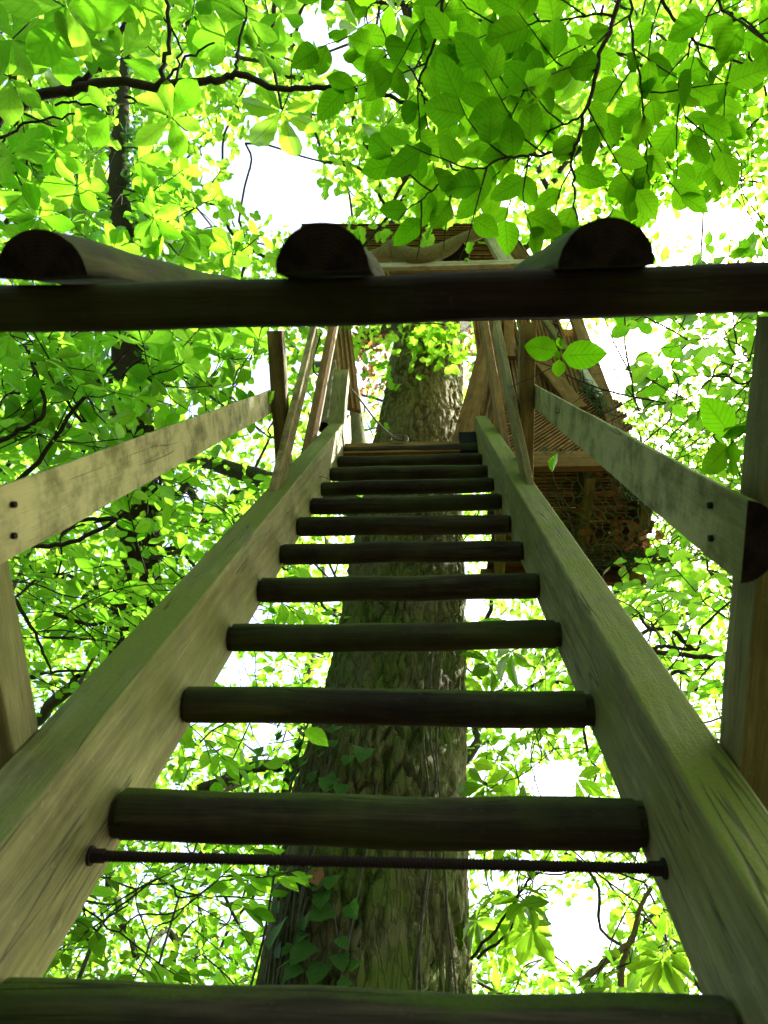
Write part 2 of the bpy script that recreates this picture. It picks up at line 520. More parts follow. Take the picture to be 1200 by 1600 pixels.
def timber(name, parent, p0, p1, ydir, prof, mat, segs=10, wob=0.0012, cut0=0.0, cut1=0.0, label=None, bend=None, taper=0.0, endmat=None):
    """a length of timber from p0 to p1; ydir fixes its turn; returns the object (own x runs along the grain)"""
    p0, p1 = Vector(p0), Vector(p1)
    ex = (p1 - p0)
    L = ex.length
    ex.normalize()
    ey = Vector(ydir)
    ey = (ey - ex * ey.dot(ex)).normalized()
    ez = ex.cross(ey)
    n = len(prof)
    py = np.array([p[0] for p in prof])
    pz = np.array([p[1] for p in prof])
    V = []
    seed = rng.random(4) * 9
    for i in range(segs + 1):
        t = i / segs
        wy = wob * (math.sin(t * L * 7 + seed[0]) + 0.7 * math.sin(t * L * 17 + seed[1]))
        wz = wob * (math.sin(t * L * 6 + seed[2]) + 0.7 * math.sin(t * L * 19 + seed[3]))
        bx = (cut0 * (1 - t) + cut1 * t) * pz * (1 if i in (0, segs) else 0)
        ny = rng.normal(0, wob * 0.25, n) if wob else 0
        s = 1 - taper * t
        zz = pz * s + wz
        if bend:
            zz = zz + bend * math.sin(PI * t)
        V.append(np.stack([np.full(n, t * L) + bx, py * s + wy + ny, zz], 1))
    V = np.concatenate(V)
    faces, sm = [], []
    for i in range(segs):
        for j in range(n):
            a, b = i * n + j, i * n + (j + 1) % n
            faces.append((a, b, b + n, a + n))
            sm.append(bool(prof[j][2]))
    e0 = len(V)
    V = np.concatenate([V, V[:n], V[segs * n:(segs + 1) * n]])
    faces.append(tuple(range(e0 + n - 1, e0 - 1, -1)))
    faces.append(tuple(range(e0 + n, e0 + 2 * n)))
    sm += [False, False]
    # faces run so that the outside is out for a counter-clockwise profile
    me = bpy.data.meshes.new(name)
    me.from_pydata([tuple(v) for v in V], [], [f[::-1] if True else f for f in faces])
    me.polygons.foreach_set('use_smooth', sm)
    me.update()
    import bmesh
    bm = bmesh.new()
    bm.from_mesh(me)
    bmesh.ops.recalc_face_normals(bm, faces=bm.faces)
    bm.to_mesh(me)
    bm.free()
    me.materials.append(mat)
    if endmat and n > 8:
        me.materials.append(endmat)
        mi = np.zeros(len(me.polygons), np.int32)
        mi[-2:] = 1
        me.polygons.foreach_set('material_index', mi)
    o = bpy.data.objects.new(name, me)
    link(o, parent)
    MATS[o.name] = Matrix(((ex.x, ey.x, ez.x, p0.x), (ex.y, ey.y, ez.y, p0.y), (ex.z, ey.z, ez.z, p0.z), (0, 0, 0, 1)))
    o.matrix_local = MATS[o.name]
    if label:
        o['label'] = label
    return o


class Tubes:
    """round rods and twigs collected into one mesh"""

    def __init__(s):
        s.V, s.Q, s.n = [], [], 0

    def add(s, pts, rad, k=5):
        P = np.asarray([tuple(p) for p in pts], float)
        m = len(P)
        if m < 2:
            return
        R = np.broadcast_to(np.asarray(rad, float), (m,))
        T = np.gradient(P, axis=0)
        T /= np.linalg.norm(T, axis=1)[:, None] + 1e-9
        ref = np.array([0.31, 0.22, 0.92])
        if abs(T[0] @ ref) > 0.9:
            ref = np.array([0.9, -0.3, 0.1])
        a = np.cross(T, ref)
        a /= np.linalg.norm(a, axis=1)[:, None] + 1e-9
        b = np.cross(T, a)
        th = np.arange(k) * 2 * PI / k
        ring = P[:, None, :] + R[:, None, None] * (np.cos(th)[None, :, None] * a[:, None, :] + np.sin(th)[None, :, None] * b[:, None, :])
        s.V.append(ring.reshape(-1, 3))
        i, j = np.meshgrid(np.arange(m - 1), np.arange(k), indexing='ij')
        q = np.stack([i * k + j, i * k + (j + 1) % k, (i + 1) * k + (j + 1) % k, (i + 1) * k + j], -1).reshape(-1, 4) + s.n
        s.Q.append(q)
        s.n += m * k

    def build(s, name, mat, parent=None, smooth=True):
        me = mesh_np(name, np.concatenate(s.V), quads=np.concatenate(s.Q), mat=mat, smooth=smooth)
        return link(bpy.data.objects.new(name, me), parent)


def catmull(pts, per=6):
    P = np.asarray([tuple(p) for p in pts], float)
    if len(P) < 3:
        t = np.linspace(0, 1, per + 1)[:, None]
        return P[0] * (1 - t) + P[-1] * t
    Q = np.vstack([2 * P[0] - P[1], P, 2 * P[-1] - P[-2]])
    out = []
    for i in range(1, len(Q) - 2):
        for t in np.linspace(0, 1, per, endpoint=False):
            a, b, c, d = Q[i - 1], Q[i], Q[i + 1], Q[i + 2]
            out.append(0.5 * ((2 * b) + (-a + c) * t + (2 * a - 5 * b + 4 * c - d) * t * t + (-a + 3 * b - 3 * c + d) * t ** 3))
    out.append(P[-1])
    return np.array(out)


# ------------------------------------------------------------------ ground
gv, gf = [], []
NR, NA = 26, 64
for i in range(NR):
    r = 0.6 * (1.32 ** i)
    for j in range(NA):
        a = 2 * PI * j / NA
        gv.append((r * math.cos(a), r * math.sin(a), 0.05 * math.sin(r * 1.3 + a * 3) * math.cos(a * 5 + r) * min(1, r / 4)))
gq = [(i * NA + j, i * NA + (j + 1) % NA, (i + 1) * NA + (j + 1) % NA, (i + 1) * NA + j) for i in range(NR - 1) for j in range(NA)]
gv.append((0, 0, 0))
gt = [(j, len(gv) - 1, (j + 1) % NA) for j in range(NA)]
ground = link(bpy.data.objects.new('ground', mesh_np('ground', gv, quads=gq, tris=gt, mat=M['ground'], smooth=True)))
for p in ground.data.polygons:
    if p.normal.z < 0:
        p.flip()
tag(ground, 'brown leaf litter on the woodland floor', None, None, 'structure')

# ------------------------------------------------------------------ ladder
AL, AR, NF, NB, NRG = -0.523, 0.338, -0.596, -0.832, -0.780
WL, WR = -0.617, 0.42
ladder = thing('wooden_ladder', 'weathered wooden ladder with round rungs, mossy handrails and half logs on its crossbeam', 'ladder')
S0 = -0.55
for a0, a1, s1 in ((WL, AL, 5.12), (AR, WR, 4.86)):
    c = (a0 + a1) / 2
    nm = (NF + NB) / 2
    timber('stringer', ladder, st(c, nm, S0), st(c, nm, s1), A_DIR, prof_rect(a1 - a0, NF - NB, 0.006, 3), M['stringer'], segs=40, wob=0.0005)
for i in range(-3, 11):
    s = 1.017 + 0.36 * i
    rr = (0.0385, 0.0395, 0.0372, 0.0405, 0.038, 0.0365, 0.039, 0.0378, 0.0400, 0.0382, 0.0370, 0.0392, 0.0385, 0.039)[i + 3]
    tilt = 0.006 * math.sin(i * 1.7) + (0.008 if i < 2 else -0.004)
    e0, e1 = 0.006 + 0.006 * rng.random(), 0.006 + 0.012 * rng.random()
    nn = lambda x: NRG + tilt * (0.5 - (x - AL) / (AR - AL))
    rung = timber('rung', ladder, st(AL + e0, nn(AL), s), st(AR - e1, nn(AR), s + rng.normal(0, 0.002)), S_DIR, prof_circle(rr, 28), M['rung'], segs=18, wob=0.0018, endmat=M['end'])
    inv = MATS[rung.name].inverted()
    for x0, x1 in ((AL - 0.03, AL + e0 + 0.004), (AR - e1 - 0.004, AR + 0.03)):
        timber('tenon', rung, inv @ st(x0, nn(x0), s), inv @ st(x1, nn(x1), s), (0, 1, 0), prof_circle(rr * 0.86, 22), M['rung'], segs=1, wob=0)
# threaded tie rod under the second lowest rung in view
rp = [st(AL, -0.770, 0.9157), st(AR, -0.773, 0.9052)]
tb = Tubes()
d = (rp[1] - rp[0])
nth = 170
pts, rad = [], []
for i in range(nth * 2 + 1):
    pts.append(rp[0] + d * (i / (nth * 2)))
    rad.append(0.0086 if i % 2 else 0.0072)
tb.add(pts, rad, 12)
rod = tb.build('threaded_rod', M['iron'], ladder, smooth=False)
for p, sgn in ((rp[0], 1), (rp[1], -1)):
    timber('nut', rod, p + Vector((0.004 * sgn, 0, 0)), p + Vector((0.024 * sgn, 0, 0)), S_DIR, [(x, y, False) for x, y, _ in prof_circle(0.0105, 6)], M['iron'], segs=1, wob=0)
    timber('washer', rod, p + Vector((-0.002 * sgn, 0, 0)), p + Vector((0.0045 * sgn, 0, 0)), S_DIR, prof_circle(0.0145, 20), M['iron'], segs=1, wob=0)
# gate posts square to the ladder at its foot, and the upper pair
PW = 0.075
for a, s, n0 in ((WR + 0.002 + 0.05, 0.935, 0.0), (WL - 0.002 - 0.05, 0.958, 0.0)):
    timber('post', ladder, st(a, NB + 0.02, s), st(a, n0 - 0.0015, s), A_DIR, prof_rect(0.1, PW, 0.006), M['rail'], segs=12)
for a in (WR + 0.036, WL - 0.036):
    timber('post', ladder, st(a, NB + 0.02, 3.28), st(a, -0.0015, 3.28), A_DIR, prof_rect(0.068, 0.075, 0.006), M['slat'], segs=12)
# handrails: half-round, flat face inwards
for (a0, n0, a1, n1, sg) in ((0.375, -0.262, WR + 0.074, -0.322, 1), (-0.573, -0.243, WL - 0.074, -0.312, -1)):
    p0, p1 = st(a0, n0, 0.842), st(a1, n1, 3.36)
    rail = timber('handrail', ladder, p0, p1, N_DIR * sg, prof_half(0.051, 0.80, 18), M['rail'], segs=24, wob=0.0009, endmat=M['end'])
    inv = MATS[rail.name].inverted()
    for dn in (-0.021, 0.021):
        q = p0 + (p1 - p0) * 0.04 + N_DIR * dn + S_DIR * (0.012 if dn > 0 else 0)
        timber('bolt', rail, inv @ (q + A_DIR * (0.004 * sg)), inv @ (q - A_DIR * (0.005 * sg)),
               (1, 0, 0), prof_circle(0.0048, 8), M['iron'], segs=1, wob=0)
# upright decking slats on the stringers, and the plain boards behind them
dz = Vector((0, 1, 0))
for a, s, sg in ((0.398, 2.69, 1), (-0.588, 2.665, -1)):
    p0 = st(a, NF - 0.004, s) + Vector((0, 0.048, 0))
    timber('brace_slat', ladder, p0 + Vector((0, 0, -0.02)), p0 + Vector((0, 0, 1.50)), Vector((0, -1, 0)), prof_ribbed(0.096, 0.03, 7, 0.006) if sg < 0 else prof_rect(0.096, 0.028, 0.004), M['slat'], segs=12, wob=0.0008, cut0=0)
for p0, p1 in ((st(WL - 0.024, NF - 0.12, 3.78), None), (st(WR + 0.024, NF - 0.12, 3.9), None)):
    timber('brace_slat', ladder, p0, p0 + Vector((0, 0, 1.9)), Vector((0, 1, 0)), prof_rect(0.11, 0.045, 0.004), M['board'], segs=10, wob=0.0008)
# cross beams on the posts and the three half logs on top of them
BX = 0.0
for s, nb, hb in ((0.935, 0.0015, 0.057), (3.28, 0.012, 0.057)):
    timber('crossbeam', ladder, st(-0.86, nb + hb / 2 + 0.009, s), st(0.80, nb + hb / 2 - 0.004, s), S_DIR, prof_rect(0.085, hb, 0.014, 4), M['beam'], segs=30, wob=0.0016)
for a, r, n in ((-0.447, 0.0545, 0.0685), (-0.114, 0.0545, 0.0650), (0.208, 0.0540, 0.0600)):
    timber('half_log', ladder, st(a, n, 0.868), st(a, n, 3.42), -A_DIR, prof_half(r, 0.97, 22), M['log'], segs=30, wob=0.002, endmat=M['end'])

# ------------------------------------------------------------------ tree house
house = thing('tree_house', 'brown tree house of ribbed decking boards built round the big oak above the ladder', 'tree house')


def board(name, p0, p1, w, h, face, mat, ribbed=False, parent=house, n=4, d=0.014, label=None, segs=6):
    """board from p0 to p1, its wide face (w) looking along `face`"""
    p0, p1 = Vector(p0), Vector(p1)
    ex = (p1 - p0).normalized()
    f = Vector(face)
    f = (f - ex * f.dot(ex)).normalized()
    ey = f.cross(ex)          # so that ez = ex x ey = f
    return timber(name, parent, p0, p1, ey, prof_ribbed(w, h, n, d) if ribbed else prof_rect(w, h, 0.004, 2), mat, segs=segs, wob=0.0008, label=label)


F = Vector((0, -1, 0))
ZD = 3.86 + H
# rim at the head of the ladder
board('rim_beam', (-0.523, 2.655, ZD + 0.005), (0.225, 2.655, ZD + 0.005), 0.115, 0.045, F, M['board'])
br = timber('bracket', house, (0.283, 2.66, ZD - 0.05), (0.283, 2.66, ZD + 0.16), A_DIR, prof_rect(0.115, 0.06, 0.004), M['black'], segs=2, wob=0)
# deck: boards run across, ribs down
for k in range(8):
    y = 2.90 + k * 0.125
    x0 = 0.43 + 0.02 * (k % 3)
    board('deck_board', (x0, y, ZD + 0.075), (1.60 - 0.03 * (k % 2), y + 0.012, ZD + 0.075), 0.117, 0.028, (0, 0, -1), M['deck'], True)
board('rim_beam', (0.44, 2.745, ZD - 0.03), (1.36, 2.75, ZD - 0.03), 0.17, 0.045, F, M['board'])
board('rim_beam', (0.40, 3.80, ZD - 0.02), (1.58, 3.80, ZD - 0.02), 0.16, 0.045, F, M['board'])
for x in (0.50, 1.06, 1.46):
    board('joist', (x, 2.85, ZD - 0.012), (x + 0.03, 3.774, ZD - 0.012), 0.07, 0.145, (0, 0, -1), M['slat'])
board('joist', (1.08, 3.42, ZD - 0.03), (1.49, 3.45, ZD - 0.03), 0.06, 0.12, (0, 0, -1), M['board'])
# front wall: upright ribbed boards, framed by leaning boards
WY = 2.80
tl, tr = pix(757, 500, Y=WY), pix(893, 480, Y=WY)
bl, br_ = pix(713, 668, Y=WY), pix(985, 695, Y=WY)
for k in range(7):
    x = 0.50 + k * 0.128
    zlo = ZD + 0.86 - 0.06 * (k % 2)
    ztop = ZD + 2.25 - (0.35 if x > 1.2 else 0)
    # keep the board inside the leaning left edge
    board('wall_board', (x, WY + 0.02, zlo), (x + 0.012, WY + 0.02, ztop), 0.122, 0.026, F, M['deck'], True)
timber('wall_panel', house, (0.50, WY + 0.065, ZD + 0.1), (1.34, WY + 0.065, ZD + 0.1), (0, 1, 0), [(-0.01, 0.0, False), (0.01, 0.0, False), (0.01, 2.0, False), (-0.01, 2.0, False)], M['deck'], segs=1, wob=0)
# lower panel of slanting boards
for k in range(10):
    c = -0.45 + k * 0.155
    x0, z0 = 0.50, c
    # line z = c + (x - 0.5) clipped to the panel
    x1 = 1.40
    pa = [x0, z0]
    if pa[1] < -0.02:
        pa = [x0 + (-0.02 - z0), -0.02]
    pb = [x1, c + (x1 - 0.5)]
    if pb[1] > 0.86:
        pb = [0.5 + 0.86 - c, 0.86]
    if pb[0] - pa[0] < 0.08:
        continue
    board('wall_board', (pa[0], WY - 0.012, ZD + pa[1]), (pb[0], WY - 0.012, ZD + pb[1]), 0.104, 0.026, F, M['deck'], True)
# leaning corner board, corner posts and braces
p0, p1 = pix(716, 716, Y=WY - 0.10), pix(776, 490, Y=WY - 0.10)
board('fascia_board', p0, p1, 0.135, 0.03, F, M['board'])
board('fascia_board', pix(742, 716, Y=WY - 0.05), pix(792, 500, Y=WY - 0.05), 0.15, 0.03, F, M['deck'], True)
board('corner_post', pix(780, 700, Y=WY - 0.05), pix(775, 490, Y=WY - 0.05), 0.085, 0.06, F, M['board'])
board('corner_post', pix(797, 560, Y=WY - 0.09), pix(793, 480, Y=WY - 0.09), 0.085, 0.04, F, M['board'])
board('brace', pix(820, 535, Y=WY - 0.06), pix(905, 640, Y=WY - 0.06), 0.12, 0.04, F, M['board'])
board('brace', pix(850, 500, Y=WY - 0.11), pix(884, 548, Y=WY - 0.11), 0.05, 0.035, F, M['rail'])
board('brace', pix(912, 580, Y=WY - 0.05), pix(938, 622, Y=WY - 0.05), 0.05, 0.035, F, M['pale'])
board('corner_post', pix(972, 700, Y=WY - 0.03), pix(893, 480, Y=WY - 0.03), 0.10, 0.05, F, M['deck'])
# left: leaning ribbed board over the stringer head
timber('newel_post', house, pix(524, 690, Y=2.56), pix(534, 587, Y=2.56), A_DIR, prof_rect(0.105, 0.10, 0.006), M['rail'], segs=6)
board('fascia_board', pix(548, 640, Y=2.70), pix(531, 470, Y=2.66), 0.155, 0.03, F + Vector((0.4, 0, 0)), M['deck'], True)
# roof: ribbed boards along the gable, pale beam under, leaning end boards
RY = 2.4
for k in range(7):
    yy = 356 + k * 8.0
    a, b = pix(470 + 3 * k, yy + 3, Y=RY + 0.02 * k), pix(742 + 11 * k, yy + 3, Y=RY + 0.02 * k)
    board('roof_board', a, b, 0.145, 0.03, F + Vector((0, 0, -0.55)), M['board'], True, n=4, d=0.014)
for k in range(3):
    board('roof_board', pix(782 + 10 * k, 366 + 5 * k, Y=RY - 0.03), pix(812 + 8 * k, 414, Y=RY - 0.03), 0.10, 0.026, F, M['deck'], True, n=5)
board('roof_beam', pix(560, 424, Y=RY - 0.1), pix(838, 417, Y=RY - 0.1), 0.10, 0.10, F, M['pale'])
board('roof_beam', pix(560, 434, Y=RY - 0.06), pix(838, 428, Y=RY - 0.06), 0.07, 0.10, F, M['board'])
board('roof_post', pix(768, 372, Y=RY - 0.07), pix(796, 418, Y=RY - 0.07), 0.13, 0.05, F, M['pale'])
timber('log_stub', house, pix(712, 399, Y=RY - 0.16), pix(722, 404, Y=RY + 0.9), A_DIR, prof_circle(0.115, 20), M['log'], segs=4, endmat=M['end'])
tb = Tubes()
tb.add(catmull([pix(560, 414, Y=2.30), pix(600, 400, Y=2.25), pix(612, 393, Y=2.24), pix(650, 402, Y=2.22), pix(690, 392, Y=2.2), pix(722, 376, Y=2.15), pix(752, 362, Y=2.1)], 6),
       np.interp(np.arange(37), [0, 9, 12, 16, 36], [0.075, 0.085, 0.10, 0.078, 0.05]), 12)
tb.build('crooked_branch', M['tanstem'], house)
# round poles at the left of the opening
for pp, r0 in (([(505, 668, 2.7), (512, 625, 2.72), (518, 570, 2.74), (528, 515, 2.78), (534, 470, 2.8)], 0.045),
               ([(520, 500, 2.9), (532, 525, 2.88), (541, 548, 2.86)], 0.05),
               ([(563, 705, 2.95), (557, 660, 2.95), (554, 612, 2.96)], 0.058)):
    tb = Tubes()
    q = catmull([pix(x, y, Y=Y) for x, y, Y in pp], 5)
    tb.add(q, np.linspace(r0, r0 * 0.75, len(q)), 12)
    tb.build('rustic_pole', M['pole'], house)
# rope from the stringer head to the deck rim, with its loop
tb = Tubes()
q = catmull([pix(549, 608, Y=2.64), pix(563, 625, Y=2.62), pix(590, 660, Y=2.60), pix(615, 683, Y=2.60), pix(629, 688, Y=2.61)], 8)
tb.add(q, 0.007, 7)
c = pix(624, 686, Y=2.60)
tb.add([c + Vector((0.055 * math.cos(t), 0.0, 0.05 * math.sin(t))) for t in np.linspace(0, 2 * PI, 19)], 0.006, 6)
tag(tb.build('rope', M['rope']), 'grey rope with a loop, slung from the left stringer head to the top rim board', 'rope')

# ------------------------------------------------------------------ green wire netting under and beside the deck
def hexnet(tubes, fn, nu, nv, r, keep=None):
    """hexagonal mesh on the surface fn(u, v); nu by nv cells"""
    for i in range(nu):
        for j in range(nv):
            off = 0.5 if j % 2 else 0.0
            u0, v0 = (i + off) / nu, j / nv
            du, dv = 0.5 / nu, 1.0 / nv
            A = (u0, v0 + 0.33 * dv)
            B = (u0 + du, v0)
            C_ = (u0 + 2 * du, v0 + 0.33 * dv)
            D = (u0, v0 + dv)
            for a, b in ((A, B), (B, C_), (A, D)):
                if keep is None or keep(*a):
                    tubes.add([fn(*a), fn((a[0] + b[0]) / 2, (a[1] + b[1]) / 2), fn(*b)], r, 3)


net = Tubes()


def net_under(u, v):
    a = Vector((0.72, 2.83, ZD - 0.03)).lerp(Vector((2.15, 2.86, ZD + 0.02)), u)
    b = Vector((1.02, 3.62, ZD - 0.10)).lerp(Vector((1.95, 3.62, ZD - 0.06)), u)
    p = a.lerp(b, v)
    p.z += -0.16 * math.sin(PI * v) * math.sin(PI * min(1, u + 0.1)) + 0.025 * math.sin(u * 23 + v * 9) * math.sin(v * 14)
    p.x += 0.03 * math.sin(v * 17 + u * 5)
    p.y += 0.03 * math.sin(u * 31 + v * 13)
    return p


def net_side(u, v):
    a = pix(905, 586, Y=2.76).lerp(pix(1175, 606, Y=2.9), u)
    b = pix(965, 760, Y=2.84).lerp(pix(1180, 850, Y=2.95), u)
    p = a.lerp(b, v)
    p.y += 0.10 * math.sin(PI * u) + 0.03 * math.sin(u * 11 + v * 7)
    p.z -= 0.06 * math.sin(PI * u) * (1 - v)
    return p


hexnet(net, net_under, 19, 14, 0.0046)
hexnet(net, net_side, 20, 22, 0.0036)
for (f, n_, amp) in ((lambda t: pix(905, 586, Y=2.74).lerp(pix(975, 682, Y=2.78), t), 26, 0.07), (lambda t: pix(905, 880, Y=3.55).lerp(pix(1110, 868, Y=3.5), t), 34, 0.055)):
    for k in range(n_):
        t0 = rng.random() * 0.6
        pts = [f(min(1, t0 + 0.09 * i)) + Vector(rng.normal(0, amp * 0.5, 3)) for i in range(6)]
        net.add(catmull(pts, 3), 0.0035, 3)
net.add(catmull([pix(905, 583, Y=2.75), pix(1000, 594, Y=2.8), pix(1090, 602, Y=2.86), pix(1180, 604, Y=2.9)], 6), 0.005, 5)
for k in range(5):
    net.add(catmull([pix(845 + 8 * k, 702 + 3 * k, Y=2.74) + Vector(rng.normal(0, 0.04, 3)) for _ in range(5)], 4), 0.003, 3)
neto = net.build('wire_netting', M['wire'])
tag(neto, 'green hexagonal wire netting sagging under and beside the tree house deck', 'netting')

# ------------------------------------------------------------------ leaves: templates
def leaf_template(wf, rows=7, fold=0.18, droop=0.15, wave=0.0, serr=0.0, pleat=0.0, cols=2):
    """leaf along +y from 0 to 1, half width wf(t); returns V, quads, uv per corner"""
    us = np.linspace(-1, 1, cols * 2 + 1) if cols > 1 else np.array([-1, 0, 1.0])
    V, UV = [], []
    for i in range(rows + 1):
        t = i / rows
        w = max(wf(t), 0.003)
        if serr and 0 < i < rows:
            w *= 1 + serr * (1 if i % 2 else -1)
        for u in us:
            z = fold * w * abs(u) ** 1.3 - droop * (t - 0.3) ** 2 + (pleat * w * abs(u) * (1 if i % 2 else -1)) + wave * w * math.sin(t * 11 + u * 1.5) * abs(u)
            V.append((u * w, t, z))
            UV.append(((u + 1) / 2, t))
    n = len(us)
    Q = []
    for i in range(rows):
        for j in range(n - 1):
            Q.append((i * n + j, i * n + j + 1, (i + 1) * n + j + 1, (i + 1) * n + j))
    V, Q, UV = np.array(V), np.array(Q), np.array(UV)
    return V, Q, UV[Q]


def w_beech(t):
    return 0.33 * math.sin(PI * min(1, t ** 0.82)) ** 0.75


def w_obov(t):
    return 0.25 * (math.sin(PI * t ** 1.55)) ** 0.8 + 0.012


def w_ell(t):
    return 0.26 * math.sin(PI * t ** 0.95) ** 0.85


def w_chest(t):
    return 0.20 * math.sin(PI * t ** 1.35) ** 0.8 + 0.008


def w_oak(t):
    return 0.30 * math.sin(PI * t ** 1.25) ** 0.7 * (1 + 0.22 * math.sin(t * 21))


def w_ivy(t):
    return 0.56 * (1 - t) ** 0.62 * min(1, (t + 0.10) * 4.2) * (1 - 0.16 * math.sin(max(0.0, t - 0.12) * 9.5))


TPL = {
    'beech': [leaf_template(w_beech, 7, 0.15, 0.10, 0.10), leaf_template(w_beech, 7, 0.3, 0.2, -0.14), leaf_template(lambda t: w_beech(t) * 0.88, 7, 0.08, -0.08, 0.16), leaf_template(lambda t: w_beech(t) * 1.1, 7, 0.4, 0.35, 0.12), leaf_template(lambda t: w_beech(t) * (1 + 0.07 * math.sin(30 * t)), 7, -0.15, 0.25, 0.2)],
    'whorl': [leaf_template(w_obov, 7, 0.18, 0.15), leaf_template(lambda t: w_obov(t) * 0.85, 7, 0.25, -0.25, 0.1), leaf_template(lambda t: w_obov(t) * (1 - 0.1 * math.sin(9 * t)), 7, 0.5, 0.55, 0.05), leaf_template(w_obov, 7, 0.4, 0.3), leaf_template(lambda t: w_obov(t) * 1.15, 7, 0.1, -0.1, 0.08)],
    'mid': [leaf_template(w_ell, 6, 0.2, 0.2), leaf_template(lambda t: w_ell(t) * 1.15, 6, 0.35, 0.3, 0.1), leaf_template(lambda t: w_ell(t) * 0.85, 6, 0.1, 0.05)],
    'chestnut': [leaf_template(w_chest, 10, 0.25, 0.22, 0, 0.06, 0.05), leaf_template(w_chest, 10, 0.35, 0.35, 0, 0.06, 0.05)],
    'oak': [leaf_template(w_oak, 8, 0.2, 0.2), leaf_template(w_oak, 8, 0.35, 0.3)],
    'ivy': [leaf_template(w_ivy, 7, 0.22, 0.25), leaf_template(w_ivy, 7, 0.1, 0.1)],
    'far': [leaf_template(lambda t: 0.30 * math.sin(PI * t ** 0.9) ** 0.8, 3, 0.3, 0.2, cols=1)],
    'faroak': [leaf_template(lambda t: [0.06, 0.24, 0.17, 0.30, 0.08][int(round(t * 4))], 4, 0.3, 0.2, cols=1)],
}
MATOF = {'beech': 'beech', 'whorl': 'whorl', 'mid': 'mid', 'chestnut': 'chestnut', 'oak': 'sprout', 'ivy': 'ivy', 'far': 'far', 'faroak': 'far'}
LEAFMESH = {}


def leaf_mesh(kind, i, mat=None):
    key = (kind, i, mat)
    if key not in LEAFMESH:
        V, Q, U = TPL[kind][i]
        LEAFMESH[key] = mesh_np('leaf_' + kind, V, quads=Q, uv_q=U, mat=M[mat or MATOF[kind]], smooth=True)
    return LEAFMESH[key]


def unit_rows(D):
    return D / (np.linalg.norm(D, axis=1)[:, None] + 1e-9)


def frames(P, D, Nn, size):
    """arrays: base points, leaf direction, leaf normal -> 3x3 (columns x, y, z) scaled"""
    D = D / (np.linalg.norm(D, axis=1)[:, None] + 1e-9)
    Nn = Nn - D * np.sum(D * Nn, 1)[:, None]
    Nn = Nn / (np.linalg.norm(Nn, axis=1)[:, None] + 1e-9)
    X = np.cross(D, Nn)
    return np.stack([X, D, Nn], -1) * size[:, None, None]


def merged(name, kind, P, R, mat, parent=None, var=None):
    """many leaves as one mesh"""
    n = len(P)
    var = rng.integers(0, len(TPL[kind]), n) if var is None else var
    VV, QQ, UU, off = [], [], [], 0
    for i in range(len(TPL[kind])):
        V, Q, U = TPL[kind][i]
        k = np.where(var == i)[0]
        if not len(k):
            continue
        W = np.einsum('nij,vj->nvi', R[k], V) + P[k][:, None, :]
        VV.append(W.reshape(-1, 3))
        QQ.append((Q[None] + (np.arange(len(k)) * len(V))[:, None, None]).reshape(-1, 4) + off)
        UU.append(np.broadcast_to(U[None], (len(k),) + U.shape).reshape(-1, 4, 2))
        off += len(k) * len(V)
    me = mesh_np(name, np.concatenate(VV), quads=np.concatenate(QQ), uv_q=np.concatenate(UU), mat=M[mat or MATOF[kind]], smooth=kind not in ('far', 'faroak'))
    return link(bpy.data.objects.new(name, me), parent)


# sky gaps of the canopy, as seen in the photograph: x, y, half axes
GAPS = [(430, 265, 80, 95), (500, 330, 55, 50), (555, 80, 62, 62), (480, 40, 45, 40), (945, 560, 50, 60), (1110, 345, 95, 32), (925, 640, 26, 24),
        (548, 610, 26, 66), (905, 1450, 62, 62), (870, 1220, 48, 42), (400, 962, 26, 20), (370, 1045, 38, 24), (310, 1122, 26, 16), (415, 590, 30, 36),
        (130, 78, 16, 14), (800, 985, 22, 18), (765, 1380, 24, 20), (410, 1150, 22, 40), (340, 240, 30, 24), (700, 12, 26, 14), (320, 340, 24, 22),
        (660, 30, 24, 16), (300, 770, 28, 14), (880, 935, 22, 14), (745, 950, 18, 26), (1000, 990, 22, 26), (440, 1110, 16, 22), (300, 1335, 34, 12),
        (820, 1060, 34, 20), (790, 1130, 28, 18), (860, 1360, 32, 14), (1010, 530, 30, 20), (300, 640, 20, 16), (10, 150, 12, 40), (940, 1000, 16, 20), (640, 20, 22, 22)]
GAPS = np.array(GAPS, float)


def in_gap(P, grow=1.0, soft=0.35):
    """True where a leaf would close one of the gaps"""
    x, y, z = project(P)
    out = np.zeros(len(x), bool)
    for cx, cy, rx, ry in GAPS:
        d = ((x - cx) / (rx * grow)) ** 2 + ((y - cy) / (ry * grow)) ** 2
        out |= d < 1 + soft * rng.standard_normal(len(x))
    return out & (z > 0)


# things the photograph shows free of the bushes' leaves: x, y, half axes
CLEAR = np.array([(870, 600, 115, 115), (950, 790, 120, 85), (640, 600, 130, 100), (655, 392, 175, 38), (186, 275, 26, 85), (197, 130, 20, 50), (195, 565, 26, 32), (355, 728, 75, 20), (640, 1185, 110, 66), (585, 1440, 145, 100), (470, 640, 60, 130), (800, 640, 60, 130), (1010, 720, 120, 70), (620, 770, 190, 110), (600, 840, 170, 60)], float)


def in_clear(P):
    x, y, z = project(P)
    out = np.zeros(len(x), bool)
    for cx, cy, rx, ry in CLEAR:
        far = 9.0 if rx < 30 else 5.2 if cy > 1000 else 6.0
        out |= (((x - cx) / rx) ** 2 + ((y - cy) / ry) ** 2 < 1) & (z < far)
    return out & (z > 0)


